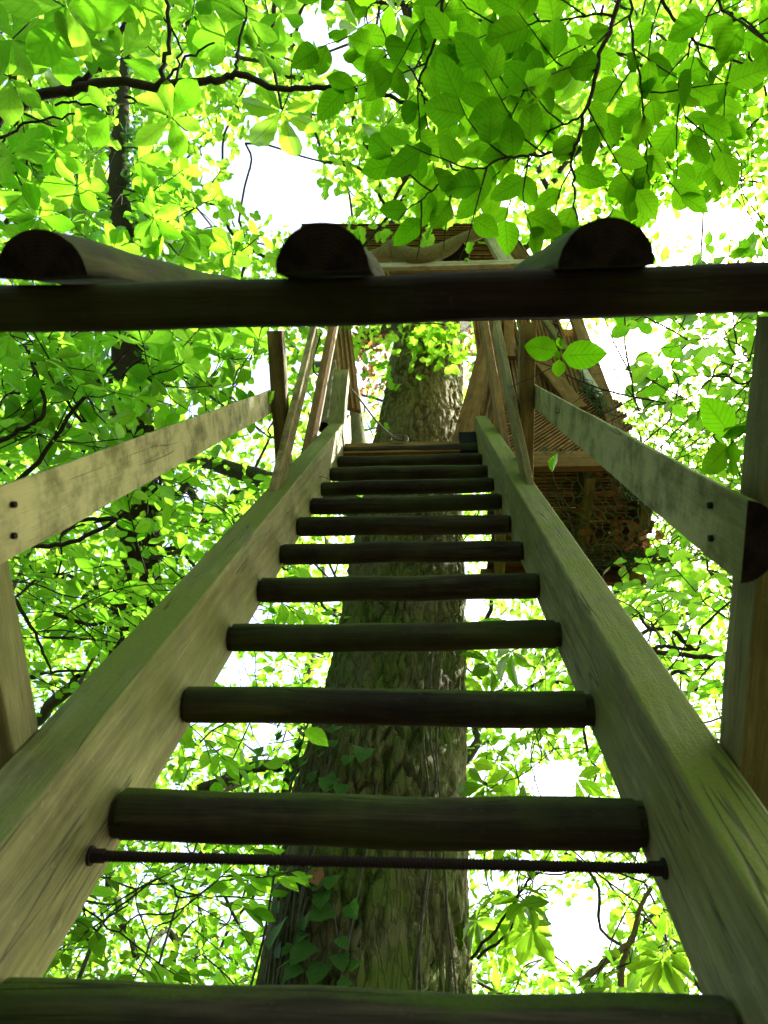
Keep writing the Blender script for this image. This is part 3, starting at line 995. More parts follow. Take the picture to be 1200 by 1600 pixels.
def put_leaves(root, kind, P, R, mat=None, most=300, minpix=9.0):
    """the largest in view as parts, the rest as one stuff part"""
    n = len(P)
    var = rng.integers(0, len(TPL[kind]), n)
    C = P + 0.5 * R[:, :, 1]
    x, y, z = project(C)
    size = np.linalg.norm(R[:, :, 1], axis=1)
    view = np.where((x > -20) & (x < 1220) & (y > -20) & (y < 1620) & (z > 0.1), size / np.maximum(z, 0.1) * FPX, 0)
    order = np.argsort(-view)
    single = [i for i in order[:most] if view[i] > minpix]
    sset = set(single)
    for i in single:
        o = bpy.data.objects.new('leaf', leaf_mesh(kind, int(var[i]), mat))
        link(o, root)
        m = Matrix.Identity(4)
        for r in range(3):
            for c in range(3):
                m[r][c] = R[i, r, c]
            m[r][3] = P[i, r]
        o.matrix_local = m
    rest = np.array([i for i in range(n) if i not in sset], int)
    if len(rest):
        tag(merged('foliage', kind, P[rest], R[rest], mat, root, var[rest]), kind='stuff')


def unit(v):
    return v / (np.linalg.norm(v) + 1e-9)


def spray_leaves(path, side_n, size, out, tubes, kind, spacing, sub_len, rad=0.0022, up=None, tilt=0.35, droop=0.15):
    """alternate side twigs along a path, leaves alternate along every twig in one plane (normal near up)"""
    path = np.asarray(path)
    seg = np.linalg.norm(np.diff(path, axis=0), axis=1)
    cum = np.concatenate([[0], np.cumsum(seg)])
    L = cum[-1]
    up = np.array([0, 0, 1.0]) if up is None else up

    def at(s):
        i = min(len(seg) - 1, max(0, int(np.searchsorted(cum, s) - 1)))
        return path[i] + (path[i + 1] - path[i]) * ((s - cum[i]) / (seg[i] + 1e-9)), unit(path[i + 1] - path[i])

    def leaf(p, d, sz):
        nn = up + rng.normal(0, tilt, 3)
        dd = d + np.array([0, 0, -droop]) + rng.normal(0, 0.22, 3)
        out.append((p, dd, nn, sz))

    nsub = max(0, side_n)
    sgn = 1
    for k in range(nsub):
        s = L * (0.12 + 0.8 * (k + rng.random() * 0.6) / max(1, nsub))
        p, t = at(s)
        side = unit(np.cross(up, t)) * sgn
        ang = math.radians(rng.uniform(38, 62))
        dd = unit(t * math.cos(ang) + side * math.sin(ang) + rng.normal(0, 0.12, 3))
        l = sub_len * (1.1 - 0.55 * s / L) * rng.uniform(0.6, 1.15)
        q = [p]
        for j in range(4):
            dd = unit(dd + rng.normal(0, 0.12, 3) + np.array([0, 0, -0.04]))
            q.append(q[-1] + dd * l / 4)
        q = np.array(q)
        tubes.add(q, np.linspace(rad, rad * 0.45, 5), 5)
        m = max(2, int(l / spacing))
        s2 = 1
        for j in range(m):
            f = (j + 0.6) / m
            i = min(3, int(f * 4))
            pp = q[i] + (q[i + 1] - q[i]) * (f * 4 - i)
            tt = unit(q[i + 1] - q[i])
            sd = unit(np.cross(up, tt)) * s2
            leaf(pp, tt * 0.75 + sd * 0.75, size * rng.uniform(0.65, 1.1))
            s2 = -s2
        leaf(q[-1], dd, size * rng.uniform(0.8, 1.1))
        sgn = -sgn
    m = max(1, int(L / (spacing * 1.4)))
    s2 = 1
    for j in range(m):
        s = L * (0.25 + 0.75 * (j + 0.5) / m)
        p, t = at(s)
        sd = unit(np.cross(up, t)) * s2
        leaf(p, t * 0.6 + sd * 0.8, size * rng.uniform(0.7, 1.1))
        s2 = -s2
    p, t = at(L)
    leaf(p, t, size)


def whorl_leaves(p, d, size, n, out, spread=1.15):
    """rosette of n leaves about direction d"""
    d = unit(np.asarray(d, float))
    a = unit(np.cross(d, [0.3, 0.5, 0.8]))
    b = np.cross(d, a)
    ph = rng.random() * 6.28
    for k in range(n):
        t = ph + 2 * PI * k / n + rng.normal(0, 0.15)
        r = a * math.cos(t) + b * math.sin(t)
        sp = spread * rng.uniform(0.75, 1.2)
        dd = d * math.cos(sp) + r * math.sin(sp)
        out.append((np.asarray(p) + r * 0.006, dd, d * math.sin(sp) - r * math.cos(sp) + rng.normal(0, 0.15, 3), size * rng.uniform(0.6, 1.1)))


def palm_leaf(p, d, nn, size, out, n=6):
    """horse-chestnut leaf: leaflets fanned round the end of the stalk"""
    d = unit(np.asarray(d, float))
    nn = unit(np.asarray(nn, float) - d * np.dot(d, nn))
    x = np.cross(d, nn)
    for k in range(n):
        a = math.radians(-125 + 250 * k / (n - 1))
        sz = size * (0.62 + 0.42 * math.cos(a * 0.62)) * rng.uniform(0.9, 1.08)
        dd = d * math.cos(a) + x * math.sin(a) - nn * 0.25
        out.append((np.asarray(p) + dd * 0.01, dd, nn + rng.normal(0, 0.1, 3), sz))


def finish(root, kind, out, mat=None, gaps=0.0, most=300, minpix=9.0):
    P = np.array([o[0] for o in out], float)
    D = np.array([o[1] for o in out], float)
    Nn = np.array([o[2] for o in out], float)
    S = np.array([o[3] for o in out], float)
    if kind == 'beech' and not gaps:
        x, y, z = project(P + unit_rows(D) * S[:, None] * 0.5)
        ok = ~((((x - 640) / 130) ** 2 + ((y - 400) / 60) ** 2 < 1) & (rng.random(len(x)) < 0.75))
        P, D, Nn, S = P[ok], D[ok], Nn[ok], S[ok]
    if gaps:
        Q_ = P + unit_rows(D) * S[:, None] * 0.5
        ok = ~in_gap(Q_, gaps) & ~in_clear(Q_)
        P, D, Nn, S = P[ok], D[ok], Nn[ok], S[ok]
    put_leaves(root, kind, P, frames(P, D, Nn, S), mat, most, minpix)


def px_path(spec, per=6):
    return catmull([pix(x, y, t=t) for x, y, t in spec], per)


# ------------------------------------------------------------------ the big oak
def vnoise(P, seed):
    """cheap smooth value noise on N x 3 points"""
    I = np.floor(P).astype(np.int64)
    Fr = P - I
    Fr = Fr * Fr * (3 - 2 * Fr)
    out = 0
    for dx in (0, 1):
        for dy in (0, 1):
            for dz_ in (0, 1):
                h = ((I[:, 0] + dx) * 73856093) ^ ((I[:, 1] + dy) * 19349663) ^ ((I[:, 2] + dz_) * 83492791) ^ seed
                h = (h ^ (h >> 13)) * 1274126177
                h = ((h ^ (h >> 16)) & 0xFFFF) / 65535.0
                w = (Fr[:, 0] if dx else 1 - Fr[:, 0]) * (Fr[:, 1] if dy else 1 - Fr[:, 1]) * (Fr[:, 2] if dz_ else 1 - Fr[:, 2])
                out = out + w * h
    return out


def bark_trunk(name, prof, parent, mat, nth=300, nz=620, cell=(0.058, 0.17), depth=0.036, seed=3):
    """prof: rows of z, x, y, radius"""
    prof = np.array(prof)
    z = np.linspace(prof[0, 0], prof[-1, 0], nz)
    cx, cy, rr = (np.interp(z, prof[:, 0], prof[:, i]) for i in (1, 2, 3))
    k = np.ones(31) / 31
    pad = lambda a: np.convolve(np.pad(a, 15, mode='edge'), k, 'valid')
    cx, cy, rr = pad(cx), pad(cy), pad(rr)
    th = np.linspace(0, 2 * PI, nth, endpoint=False)
    Z, T = np.meshgrid(z, th, indexing='ij')
    Rr = np.broadcast_to(rr[:, None], Z.shape)
    X0 = np.cos(T)
    Y0 = np.sin(T)
    base = np.stack([X0 * Rr, Y0 * Rr, Z], -1).reshape(-1, 3)
    big = vnoise(base * np.array([1.6, 1.6, 0.7]), seed) - 0.5
    wx = vnoise(base * np.array([5, 5, 2.2]), seed + 5) - 0.5
    wz = vnoise(base * np.array([9, 9, 4]), seed + 6) - 0.5
    # plates between fissures: nearest two of jittered cells wrapped round the trunk
    nc = max(8, int(2 * PI * rr.mean() / cell[0]))
    wf = vnoise(base * np.array([17, 17, 6]), seed + 31) - 0.5
    u = T.ravel() / (2 * PI) * nc + wx * 1.5 + wf * 1.0
    v = Z.ravel() / cell[1] + wz * 1.2 + big * 2
    iu, iv = np.floor(u).astype(np.int64), np.floor(v).astype(np.int64)
    f1 = np.full(len(u), 9.0)
    f2 = np.full(len(u), 9.0)
    for du in (-1, 0, 1):
        for dv in (-1, 0, 1):
            a, b = iu + du, iv + dv
            h = ((a % nc) * 92837111) ^ (b * 689287499) ^ seed
            h = (h ^ (h >> 15)) * 2246822519 & 0xFFFFFFFF
            jx = (h & 0xFFFF) / 65535.0
            jy = ((h >> 16) & 0xFFFF) / 65535.0
            d = np.hypot(a + jx - u, (b + jy - v) * 0.9)
            f2 = np.where(d < f1, f1, np.minimum(f2, d))
            f1 = np.minimum(f1, d)
    edge = np.clip((f2 - f1 + 0.5 * (vnoise(base * np.array([30, 30, 12]), seed + 3) - 0.5)) / 0.26, 0, 1)
    edge = edge * edge * (3 - 2 * edge)
    fine = vnoise(base * np.array([38, 38, 17]), seed + 9) - 0.5
    mid = vnoise(base * np.array([14, 14, 7]), seed + 12) - 0.5
    disp = depth * (edge - 1) * np.clip(vnoise(base * np.array([6, 6, 2.2]), seed + 21) * 2.4 - 0.45, 0.05, 1.5) + 0.022 * fine + 0.022 * mid + 0.16 * big * np.minimum(1, Rr.ravel() * 1.6)
    rad = Rr.ravel() + disp
    V = np.stack([cx[:, None].repeat(nth, 1).ravel() + np.cos(T.ravel()) * rad, cy[:, None].repeat(nth, 1).ravel() + np.sin(T.ravel()) * rad, Z.ravel()], 1)
    i, j = np.meshgrid(np.arange(nz - 1), np.arange(nth), indexing='ij')
    Q = np.stack([i * nth + j, i * nth + (j + 1) % nth, (i + 1) * nth + (j + 1) % nth, (i + 1) * nth + j], -1).reshape(-1, 4)
    me = mesh_np(name, V, quads=Q, mat=mat, smooth=True)
    return link(bpy.data.objects.new(name, me), parent)


TY = 3.8
oak = thing('oak_tree', 'massive old oak with fissured mossy bark rising behind the ladder through the tree house', 'tree')
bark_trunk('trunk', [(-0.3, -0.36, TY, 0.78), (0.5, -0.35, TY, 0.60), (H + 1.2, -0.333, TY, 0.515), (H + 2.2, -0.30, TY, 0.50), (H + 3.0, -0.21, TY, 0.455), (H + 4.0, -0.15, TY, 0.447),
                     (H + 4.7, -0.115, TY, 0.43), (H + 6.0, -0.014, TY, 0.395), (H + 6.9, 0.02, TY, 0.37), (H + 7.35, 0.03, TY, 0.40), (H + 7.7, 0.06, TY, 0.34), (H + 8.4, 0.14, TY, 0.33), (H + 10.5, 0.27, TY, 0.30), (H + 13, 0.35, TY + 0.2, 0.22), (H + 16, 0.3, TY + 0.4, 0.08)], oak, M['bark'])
for spec, r0, r1 in (([(0.0, TY, H + 8.5), (-0.5, TY + 0.5, H + 9.2), (-1.6, TY + 1.6, H + 10.2), (-2.6, TY + 2.2, H + 12.5)], 0.2, 0.05),
                     ([(0.15, TY, H + 8.0), (0.8, TY + 0.3, H + 9.2), (2.2, TY + 0.4, H + 10.6), (3.8, TY - 0.4, H + 12.4)], 0.19, 0.05),
                     ([(-0.15, TY, H + 4.3), (-0.63, TY - 0.1, H + 4.62), (-1.43, TY + 0.1, H + 5.26), (-2.48, TY + 0.4, H + 6.1), (-3.6, TY + 0.8, H + 7.2)], 0.105, 0.06),
                     ([(0.2, TY, H + 9.4), (0.3, TY - 1.2, H + 10.8), (-0.2, TY - 3.0, H + 12.2)], 0.16, 0.05)):
    tb = Tubes()
    q = catmull(spec, 7)
    q += rng.normal(0, 0.015, q.shape)
    tb.add(q, np.linspace(r0, r1, len(q)), 12)
    tb.build('limb', M['limb'], oak)
# bright sprout of young leaves on the knob of the trunk
out, tb = [], Tubes()
for (x, y) in ((672, 545), (690, 530), (700, 545), (660, 536), (712, 552), (690, 556), (676, 522), (705, 525), (648, 528), (716, 538), (684, 512), (668, 515)):
    p = np.array(pix(x, y, Y=TY - 0.52))
    b0 = np.array(pix(690, 566, Y=TY - 0.36))
    tb.add([b0, (p + b0) / 2 + np.array([0, -0.03, 0.02]), p], [0.008, 0.006, 0.003], 5)
    for k in range(6):
        out.append((p + rng.normal(0, 0.06, 3), rng.normal(0, 1, 3) + np.array([0.0, -0.2, -0.3]), np.array([0, -0.5, 0.9]) + rng.normal(0, 0.35, 3), rng.uniform(0.10, 0.17)))
tb.build('sprout_twig', M['twig'], oak)
finish(oak, 'oak', out)

# withered brown leaves on twigs beside the trunk
out, tb = [], Tubes()
for (x, y) in ((565, 525), (580, 545), (560, 560), (592, 530), (575, 590), (588, 600), (570, 615), (600, 520), (555, 600), (736, 530), (742, 545)):
    p = np.array(pix(x, y, Y=TY + 0.5))
    b0 = p + rng.normal(0, 0.25, 3)
    tb.add([b0, (p + b0) / 2 + rng.normal(0, 0.04, 3), p], [0.008, 0.006, 0.003], 5)
    for k in range(22):
        out.append((p + rng.normal(0, 0.15, 3), rng.normal(0, 1, 3), rng.normal(0, 1, 3), rng.uniform(0.06, 0.11)))
tag(tb.build('dead_twigs', M['twig'], oak), kind='stuff')
P = np.array([o[0] for o in out]); D = np.array([o[1] for o in out]); Nn = np.array([o[2] for o in out]); S = np.array([o[3] for o in out])
tag(merged('withered_leaves', 'faroak', P, frames(P, D, Nn, S), 'dry', oak), kind='stuff')
# ivy on the lower trunk
ivy = thing('ivy', 'dark ivy climbing the left side of the big oak trunk behind the lower rungs', 'ivy')
out, tb = [], Tubes()


def on_trunk(z, th, off=0.03):
    r = np.interp(z, [0.5, H + 1.2, H + 2.2, H + 3.0, H + 4.0], [0.60, 0.515, 0.50, 0.455, 0.447])
    c = np.interp(z, [0.5, H + 1.2, H + 2.2, H + 3.0, H + 4.0], [-0.35, -0.333, -0.30, -0.21, -0.15])
    return np.array([c + (r + off) * math.cos(th), TY + (r + off) * math.sin(th), z]), np.array([math.cos(th), math.sin(th), 0])


for k in range(16):
    th = rng.uniform(-2.75, -1.75) if k % 4 else rng.uniform(-1.7, -0.6)
    z0 = rng.uniform(0.4, 2.2)
    pts = []
    for j in range(12):
        z = z0 + j * 0.2
        th += rng.normal(0, 0.05)
        pts.append(on_trunk(z, th, 0.012)[0])
    tb.add(catmull(pts, 3), 0.006, 5)
tbo = tb.build('stem', M['limb'], ivy)


def ivy_leaf(x, y, size=0.11, dirn=None):
    # the trunk's surface met by this line of sight
    best = None
    size *= 0.82
    for Yv in np.linspace(TY - 0.62, TY - 0.02, 60):
        p = np.array(pix(x, y, Y=float(Yv)))
        r = np.interp(p[2], [0.5, H + 1.2, H + 2.2, H + 3.0, H + 4.0], [0.60, 0.515, 0.50, 0.455, 0.447])
        c = np.interp(p[2], [0.5, H + 1.2, H + 2.2, H + 3.0, H + 4.0], [-0.35, -0.333, -0.30, -0.21, -0.15])
        if math.hypot(p[0] - c, p[1] - TY) < r + 0.05:
            best = p
            nrm = unit(np.array([p[0] - c, p[1] - TY, 0]))
            break
    if best is None:
        best = np.array(pix(x, y, Y=TY - 0.25))
        nrm = np.array([-0.8, -0.6, 0])
    out.append((best, np.array([rng.normal(0, 0.5), 0, -0.8]) + nrm * 0.45, nrm + np.array([0, 0, 0.7]) + rng.normal(0, 0.3, 3), size * rng.uniform(0.8, 1.15)))


for x, y, s in ((488, 1475, 0.17), (440, 1440, 0.17), (520, 1420, 0.13), (545, 1412, 0.12), (505, 1392, 0.13), (478, 1430, 0.12), (530, 1490, 0.11), (505, 1505, 0.12), (470, 1510, 0.12), (560, 1500, 0.09), (500, 1372, 0.1), (520, 1368, 0.1), (570, 1168, 0.17), (548, 1180, 0.12), (515, 1215, 0.13), (535, 1225, 0.11), (480, 1190, 0.12), (530, 1465, 0.08), (545, 1530, 0.1), (455, 1500, 0.1)):
    ivy_leaf(x, y, s)
for k in range(70):
    x = rng.normal(452, 34)
    y = rng.choice([rng.uniform(1080, 1260), rng.uniform(1130, 1250), rng.uniform(1340, 1540)], p=[0.35, 0.5, 0.15])
    x += (1250 - y) * 0.12
    ivy_leaf(x, y, 0.075)
finish(ivy, 'ivy', out)
o = link(bpy.data.objects.new('leaf', leaf_mesh('ivy', 0, 'dry')), ivy)
pp = Vector(pix(486, 1380, Y=TY - 0.56))
o.matrix_local = Matrix.Translation(pp) @ Matrix.Rotation(math.radians(200), 4, 'Y') @ Matrix.Rotation(math.radians(-70), 4, 'X') @ Matrix.Scale(0.10, 4)
o['label'] = 'dead orange ivy leaf'
# leaves caught in the netting
out = []
for k in range(38):
    u, v = rng.normal(0.38, 0.14), rng.normal(0.5, 0.25)
    if 0 < u < 1 and 0 < v < 1:
        p = np.array(net_under(u, v)) + np.array([0, 0, 0.02])
        out.append((p, rng.normal(0, 1, 3), np.array([0, 0, 1]) + rng.normal(0, 0.5, 3), rng.uniform(0.06, 0.11)))
P = np.array([o[0] for o in out]); D = np.array([o[1] for o in out]); Nn = np.array([o[2] for o in out]); S = np.array([o[3] for o in out])
tag(merged('dry_leaves', 'beech', P, frames(P, D, Nn, S), 'dry'), 'dry brown leaves caught in the netting under the deck', None, None, 'stuff')

# ------------------------------------------------------------------ near branches with large leaves
BR = 'branches hanging into the view'


def beech_branch(label, paths, size=0.10, spacing=0.055, sub=0.26, nsub=4, name='beech_branch', kind='beech', mat=None, tilt=0.35, cat='branch'):
    root = thing(name, label, cat, BR)
    tb, out = Tubes(), []
    for spec, r0, ns in paths:
        q = px_path(spec, 7)
        q = q + rng.normal(0, 0.003, q.shape)
        tb.add(q, np.linspace(r0, r0 * 0.35, len(q)), 7)
        spray_leaves(q, nsub if ns is None else ns, size, out, tb, kind, spacing, sub, rad=0.0024, tilt=tilt)
    tb.build('stem', M['twig'], root)
    finish(root, kind, out, mat)
    return root


beech_branch('leafy beech branch whose bare dark stem hangs down to the right half log',
             [([(975, -30, 1.62), (940, 85, 1.64), (905, 210, 1.66), (894, 245, 1.67), (897, 300, 1.68), (905, 352, 1.7)], 0.0058, 3),
              ([(893, 242, 1.67), (830, 244, 1.66), (780, 250, 1.64), (690, 290, 1.62), (625, 340, 1.6)], 0.004, 8),
              ([(930, 110, 1.65), (880, 118, 1.66), (820, 140, 1.68), (770, 160, 1.70)], 0.003, 5),
              ([(912, 180, 1.66), (850, 205, 1.7), (790, 215, 1.74)], 0.003, 4),
              ([(960, 20, 1.63), (880, 30, 1.66), (790, 45, 1.7), (720, 70, 1.74)], 0.003, 6)], 0.092, 0.07, 0.25)
beech_branch('dark leafy beech branch in the upper right corner of the view',
             [([(1010, -40, 1.75), (1060, 40, 1.78), (1140, 90, 1.82), (1230, 120, 1.85)], 0.005, 6),
              ([(985, -30, 1.7), (990, 70, 1.72), (1005, 160, 1.74), (1010, 250, 1.76), (1020, 300, 1.78)], 0.0038, 7),
              ([(1100, -30, 1.6), (1150, 30, 1.6), (1220, 60, 1.62)], 0.004, 5),
              ([(1080, 60, 1.8), (1060, 140, 1.82), (1080, 210, 1.84)], 0.003, 4)], 0.092, 0.07, 0.26)
beech_branch('beech spray at the top centre crossing the roof ridge',
             [([(700, -40, 1.95), (680, 60, 1.97), (655, 130, 2.0), (668, 160, 2.02), (690, 205, 2.05)], 0.005, 5),
              ([(668, 162, 2.02), (720, 148, 2.04), (780, 135, 2.06)], 0.0034, 4),
              ([(660, 130, 2.0), (620, 90, 2.02), (585, 70, 2.04)], 0.003, 4),
              ([(600, -30, 2.1), (570, 30, 2.12), (560, 70, 2.14)], 0.003, 3),
              ([(750, -30, 2.1), (790, 60, 2.12), (830, 110, 2.14), (850, 160, 2.16)], 0.004, 5)], 0.10, 0.065, 0.26)
beech_branch('small beech twig with two broad leaves in front of the ribbed hut wall',
             [([(868, 500, 1.9), (872, 520, 1.9), (874, 548, 1.9)], 0.003, 0)], 0.03, 0.2, 0.1)
rt = [o for o in sc.objects if o.get('label', '').startswith('small beech twig')][0]
for x0, y0, x1, y1, s in ((872, 548, 822, 541, 0.098), (878, 556, 940, 553, 0.115), (874, 562, 872, 590, 0.055)):
    a, b = np.array(pix(x0, y0, t=1.9)), np.array(pix(x1, y1, t=1.88))
    R3 = frames(a[None], (b - a)[None], (a - np.array([0, 0, H]))[None] + rng.normal(0, 0.15, (1, 3)), np.array([s]))[0]
    o = link(bpy.data.objects.new('leaf', leaf_mesh('beech', 0)), rt)
    m = Matrix.Identity(4)
    for r in range(3):
        for c in range(3):
            m[r][c] = R3[r, c]
        m[r][3] = a[r]
    o.matrix_local = m
beech_branch('beech twig with few large leaves beside the right gate post',
             [([(1240, 640, 1.5), (1200, 650, 1.52), (1165, 668, 1.54), (1140, 680, 1.55)], 0.003, 1)], 0.10, 0.09, 0.12)

# upper left: dark crooked branch with rosettes
wb = thing('rosette_branch', 'dark crooked branch across the upper left with rosettes of bright oval leaves', 'branch', BR)
tb, out = Tubes(), []
for spec, r0, r1 in (([(-40, 205, 2.2), (0, 183, 2.2), (60, 150, 2.2), (115, 140, 2.2), (170, 130, 2.2), (255, 132, 2.2), (330, 125, 2.2), (375, 116, 2.2), (440, 140, 2.2), (520, 136, 2.2), (600, 150, 2.2), (665, 163, 2.2)], 0.019, 0.005),
                     ([(115, 140, 2.2), (150, 105, 2.2), (185, 60, 2.2), (215, -20, 2.2)], 0.011, 0.006),
                     ([(250, 128, 2.2), (262, 80, 2.2), (262, 20, 2.2), (255, -30, 2.2)], 0.008, 0.005),
                     ([(255, 128, 2.2), (290, 90, 2.2), (335, 65, 2.2)], 0.005, 0.003),
                     ([(370, 118, 2.2), (372, 80, 2.2), (385, 20, 2.2), (378, -20, 2.2)], 0.005, 0.003),
                     ([(85, 160, 2.2), (150, 165, 2.2), (170, 178, 2.2)], 0.004, 0.003),
                     ([(195, 148, 2.2), (235, 165, 2.2), (265, 183, 2.2)], 0.004, 0.003),
                     ([(0, 215, 2.2), (50, 192, 2.2), (120, 178, 2.2)], 0.005, 0.003),
                     ([(275, 125, 2.2), (278, 60, 2.2), (235, 10, 2.2)], 0.004, 0.003),
                     ([(50, 150, 2.2), (45, 110, 2.2), (60, 70, 2.2)], 0.004, 0.003)):
    q = px_path(spec, 6)
    q = q + rng.normal(0, 0.004, q.shape)
    tb.add(q, np.linspace(r0, r1, len(q)), 8)
TOCAM = np.array([0, -0.6, -0.75])
for x, y, t, s, n in ((268, 184, 2.2, 0.15, 6), (170, 180, 2.2, 0.13, 6), (62, 66, 2.2, 0.16, 6), (20, 60, 2.0, 0.18, 5), (215, -5, 2.1, 0.15, 6), (190, 92, 2.2, 0.15, 5), (355, 60, 2.25, 0.12, 6), (385, 30, 2.2, 0.12, 6),
                      (410, 80, 2.3, 0.12, 6), (130, 60, 2.0, 0.17, 5), (100, 10, 1.9, 0.19, 5), (300, 20, 2.3, 0.13, 6), (15, 120, 2.1, 0.16, 5), (85, 235, 2.4, 0.13, 6), (40, 300, 2.4, 0.14, 6), (120, 290, 2.5, 0.13, 6),
                      (175, 325, 2.5, 0.12, 6), (95, 200, 2.4, 0.12, 6), (215, 250, 2.6, 0.12, 6), (20, 240, 2.3, 0.14, 6), (60, 340, 2.4, 0.12, 6), (150, 240, 2.5, 0.12, 6), (330, -5, 2.2, 0.13, 5), (440, 20, 2.5, 0.12, 5), (240, 340, 2.6, 0.12, 6), (160, 20, 2.1, 0.15, 5)):
    p = np.array(pix(x, y, t=t))
    dd = unit(-np.array(p - np.array([0, 0, H])) * 0.5 + np.array([0, 0, 0.25]) + rng.normal(0, 0.35, 3))
    whorl_leaves(p, dd, s * 0.86, n, out, 1.3)
    base = np.array(pix(x + rng.uniform(-50, 50), y + rng.uniform(-50, 10), t=t + 0.15))
    tb.add(catmull([base, (p + base) / 2 + rng.normal(0, 0.02, 3), p], 4), np.linspace(0.0035, 0.002, 9), 5)
tb.build('stem', M['twig'], wb)
finish(wb, 'whorl', out, gaps=0.01)

# horse-chestnut leaves, higher up behind them
hc = thing('chestnut_branch', 'horse chestnut branch with fans of pleated leaflets at the top centre', 'branch', BR)
tb, out = Tubes(), []
for x, y, t, s in ((440, 175, 3.0, 0.21), (655, 100, 3.4, 0.2), (725, 95, 3.5, 0.2), (420, 25, 3.2, 0.2), (600, 200, 3.8, 0.18), (680, 215, 3.6, 0.19), (760, 150, 3.5, 0.2), (620, 20, 3.4, 0.19), (700, 30, 3.6, 0.2), (830, 60, 3.6, 0.2), (860, 170, 3.5, 0.2), (980, 160, 3.6, 0.2), (920, 90, 3.4, 0.2), (760, 230, 3.7, 0.19), (560, 45, 3.9, 0.17), (350, 60, 3.6, 0.18), (250, 90, 3.6, 0.19), (110, 150, 3.5, 0.2)):
    p = np.array(pix(x, y, t=t))
    e_ = np.array(pix(x + rng.uniform(-60, 60), y - rng.uniform(30, 90), t=t + 0.1))
    d0 = (p - e_)
    if x == 440:
        e_ = np.array(pix(455, 100, t=3.0))
        d0 = p - e_
    palm_leaf(p, d0, unit(p - np.array([0, 0, H])) + rng.normal(0, 0.05 if x == 440 else 0.22, 3), s, out, int(rng.integers(5, 8)))
    tb.add(catmull([e_, (p + e_) / 2 + rng.normal(0, 0.02, 3), p], 4), 0.003, 5)
for spec in ([(300, -40, 3.4), (420, -10, 3.2), (560, 0, 3.5), (700, 20, 3.5), (850, 60, 3.5), (1000, 90, 3.5)], [(640, 10, 3.5), (650, 80, 3.5), (690, 190, 3.6)], [(430, -10, 3.2), (425, 80, 3.1), (440, 170, 3.0)]):
    q = px_path(spec, 6)
    tb.add(q, np.linspace(0.011, 0.005, len(q)), 7)
tb.build('stem', M['twig'], hc)
finish(hc, 'chestnut', out)


# ------------------------------------------------------------------ bushes and small trees of the understorey
def network(tubes, nodes, roots, r_tip, r_max, wig=0.05):
    """joins every node to the nearest one already joined; returns the direction of growth at each node"""
    nodes = np.asarray(nodes, float)
    pool = [np.asarray(r, float) for r in roots]
    d0 = np.min([np.linalg.norm(nodes - r, axis=1) for r in pool], axis=0)
    order = np.argsort(d0)
    dirs = np.zeros_like(nodes)
    nr = len(pool)
    par = {}
    idx = []
    for k in order:
        A = np.array(pool)
        d = np.linalg.norm(A - nodes[k], axis=1)
        j = int(np.argmin(d))
        par[len(pool)] = j
        pool.append(nodes[k])
        idx.append(k)
    cnt = np.zeros(len(pool))
    for c in range(len(pool) - 1, nr - 1, -1):
        cnt[c] += 1
        cnt[par[c]] += cnt[c]
    for c in range(nr, len(pool)):
        a, b = pool[par[c]], pool[c]
        L = np.linalg.norm(b - a)
        m1 = a + (b - a) * 0.35 + rng.normal(0, wig * L, 3)
        m2 = a + (b - a) * 0.7 + rng.normal(0, wig * L, 3)
        r1 = min(r_max, r_tip * cnt[c] ** 0.5)
        r0 = min(r_max, r_tip * (cnt[par[c]] if par[c] >= nr else cnt[c] * 1.2) ** 0.5)
        r0 = min(r0, r1 * 1.6)
        tubes.add(catmull([a, m1, m2, b], 3), np.linspace(r0, r1, 10), 6)
        dirs[idx[c - nr]] = unit(b - a)
    return dirs


def sample_region(region, n, t0, t1):
    P = []
    w = np.array([r[2] * r[3] for r in region], float)
    w /= w.sum()
    while len(P) < n:
        cx, cy, rx, ry = region[rng.choice(len(region), p=w)]
        a, q = rng.random() * 2 * PI, math.sqrt(rng.random())
        P.append(np.array(pix(cx + rx * q * math.cos(a), cy + ry * q * math.sin(a), t=rng.uniform(t0, t1))))
    return np.array(P)


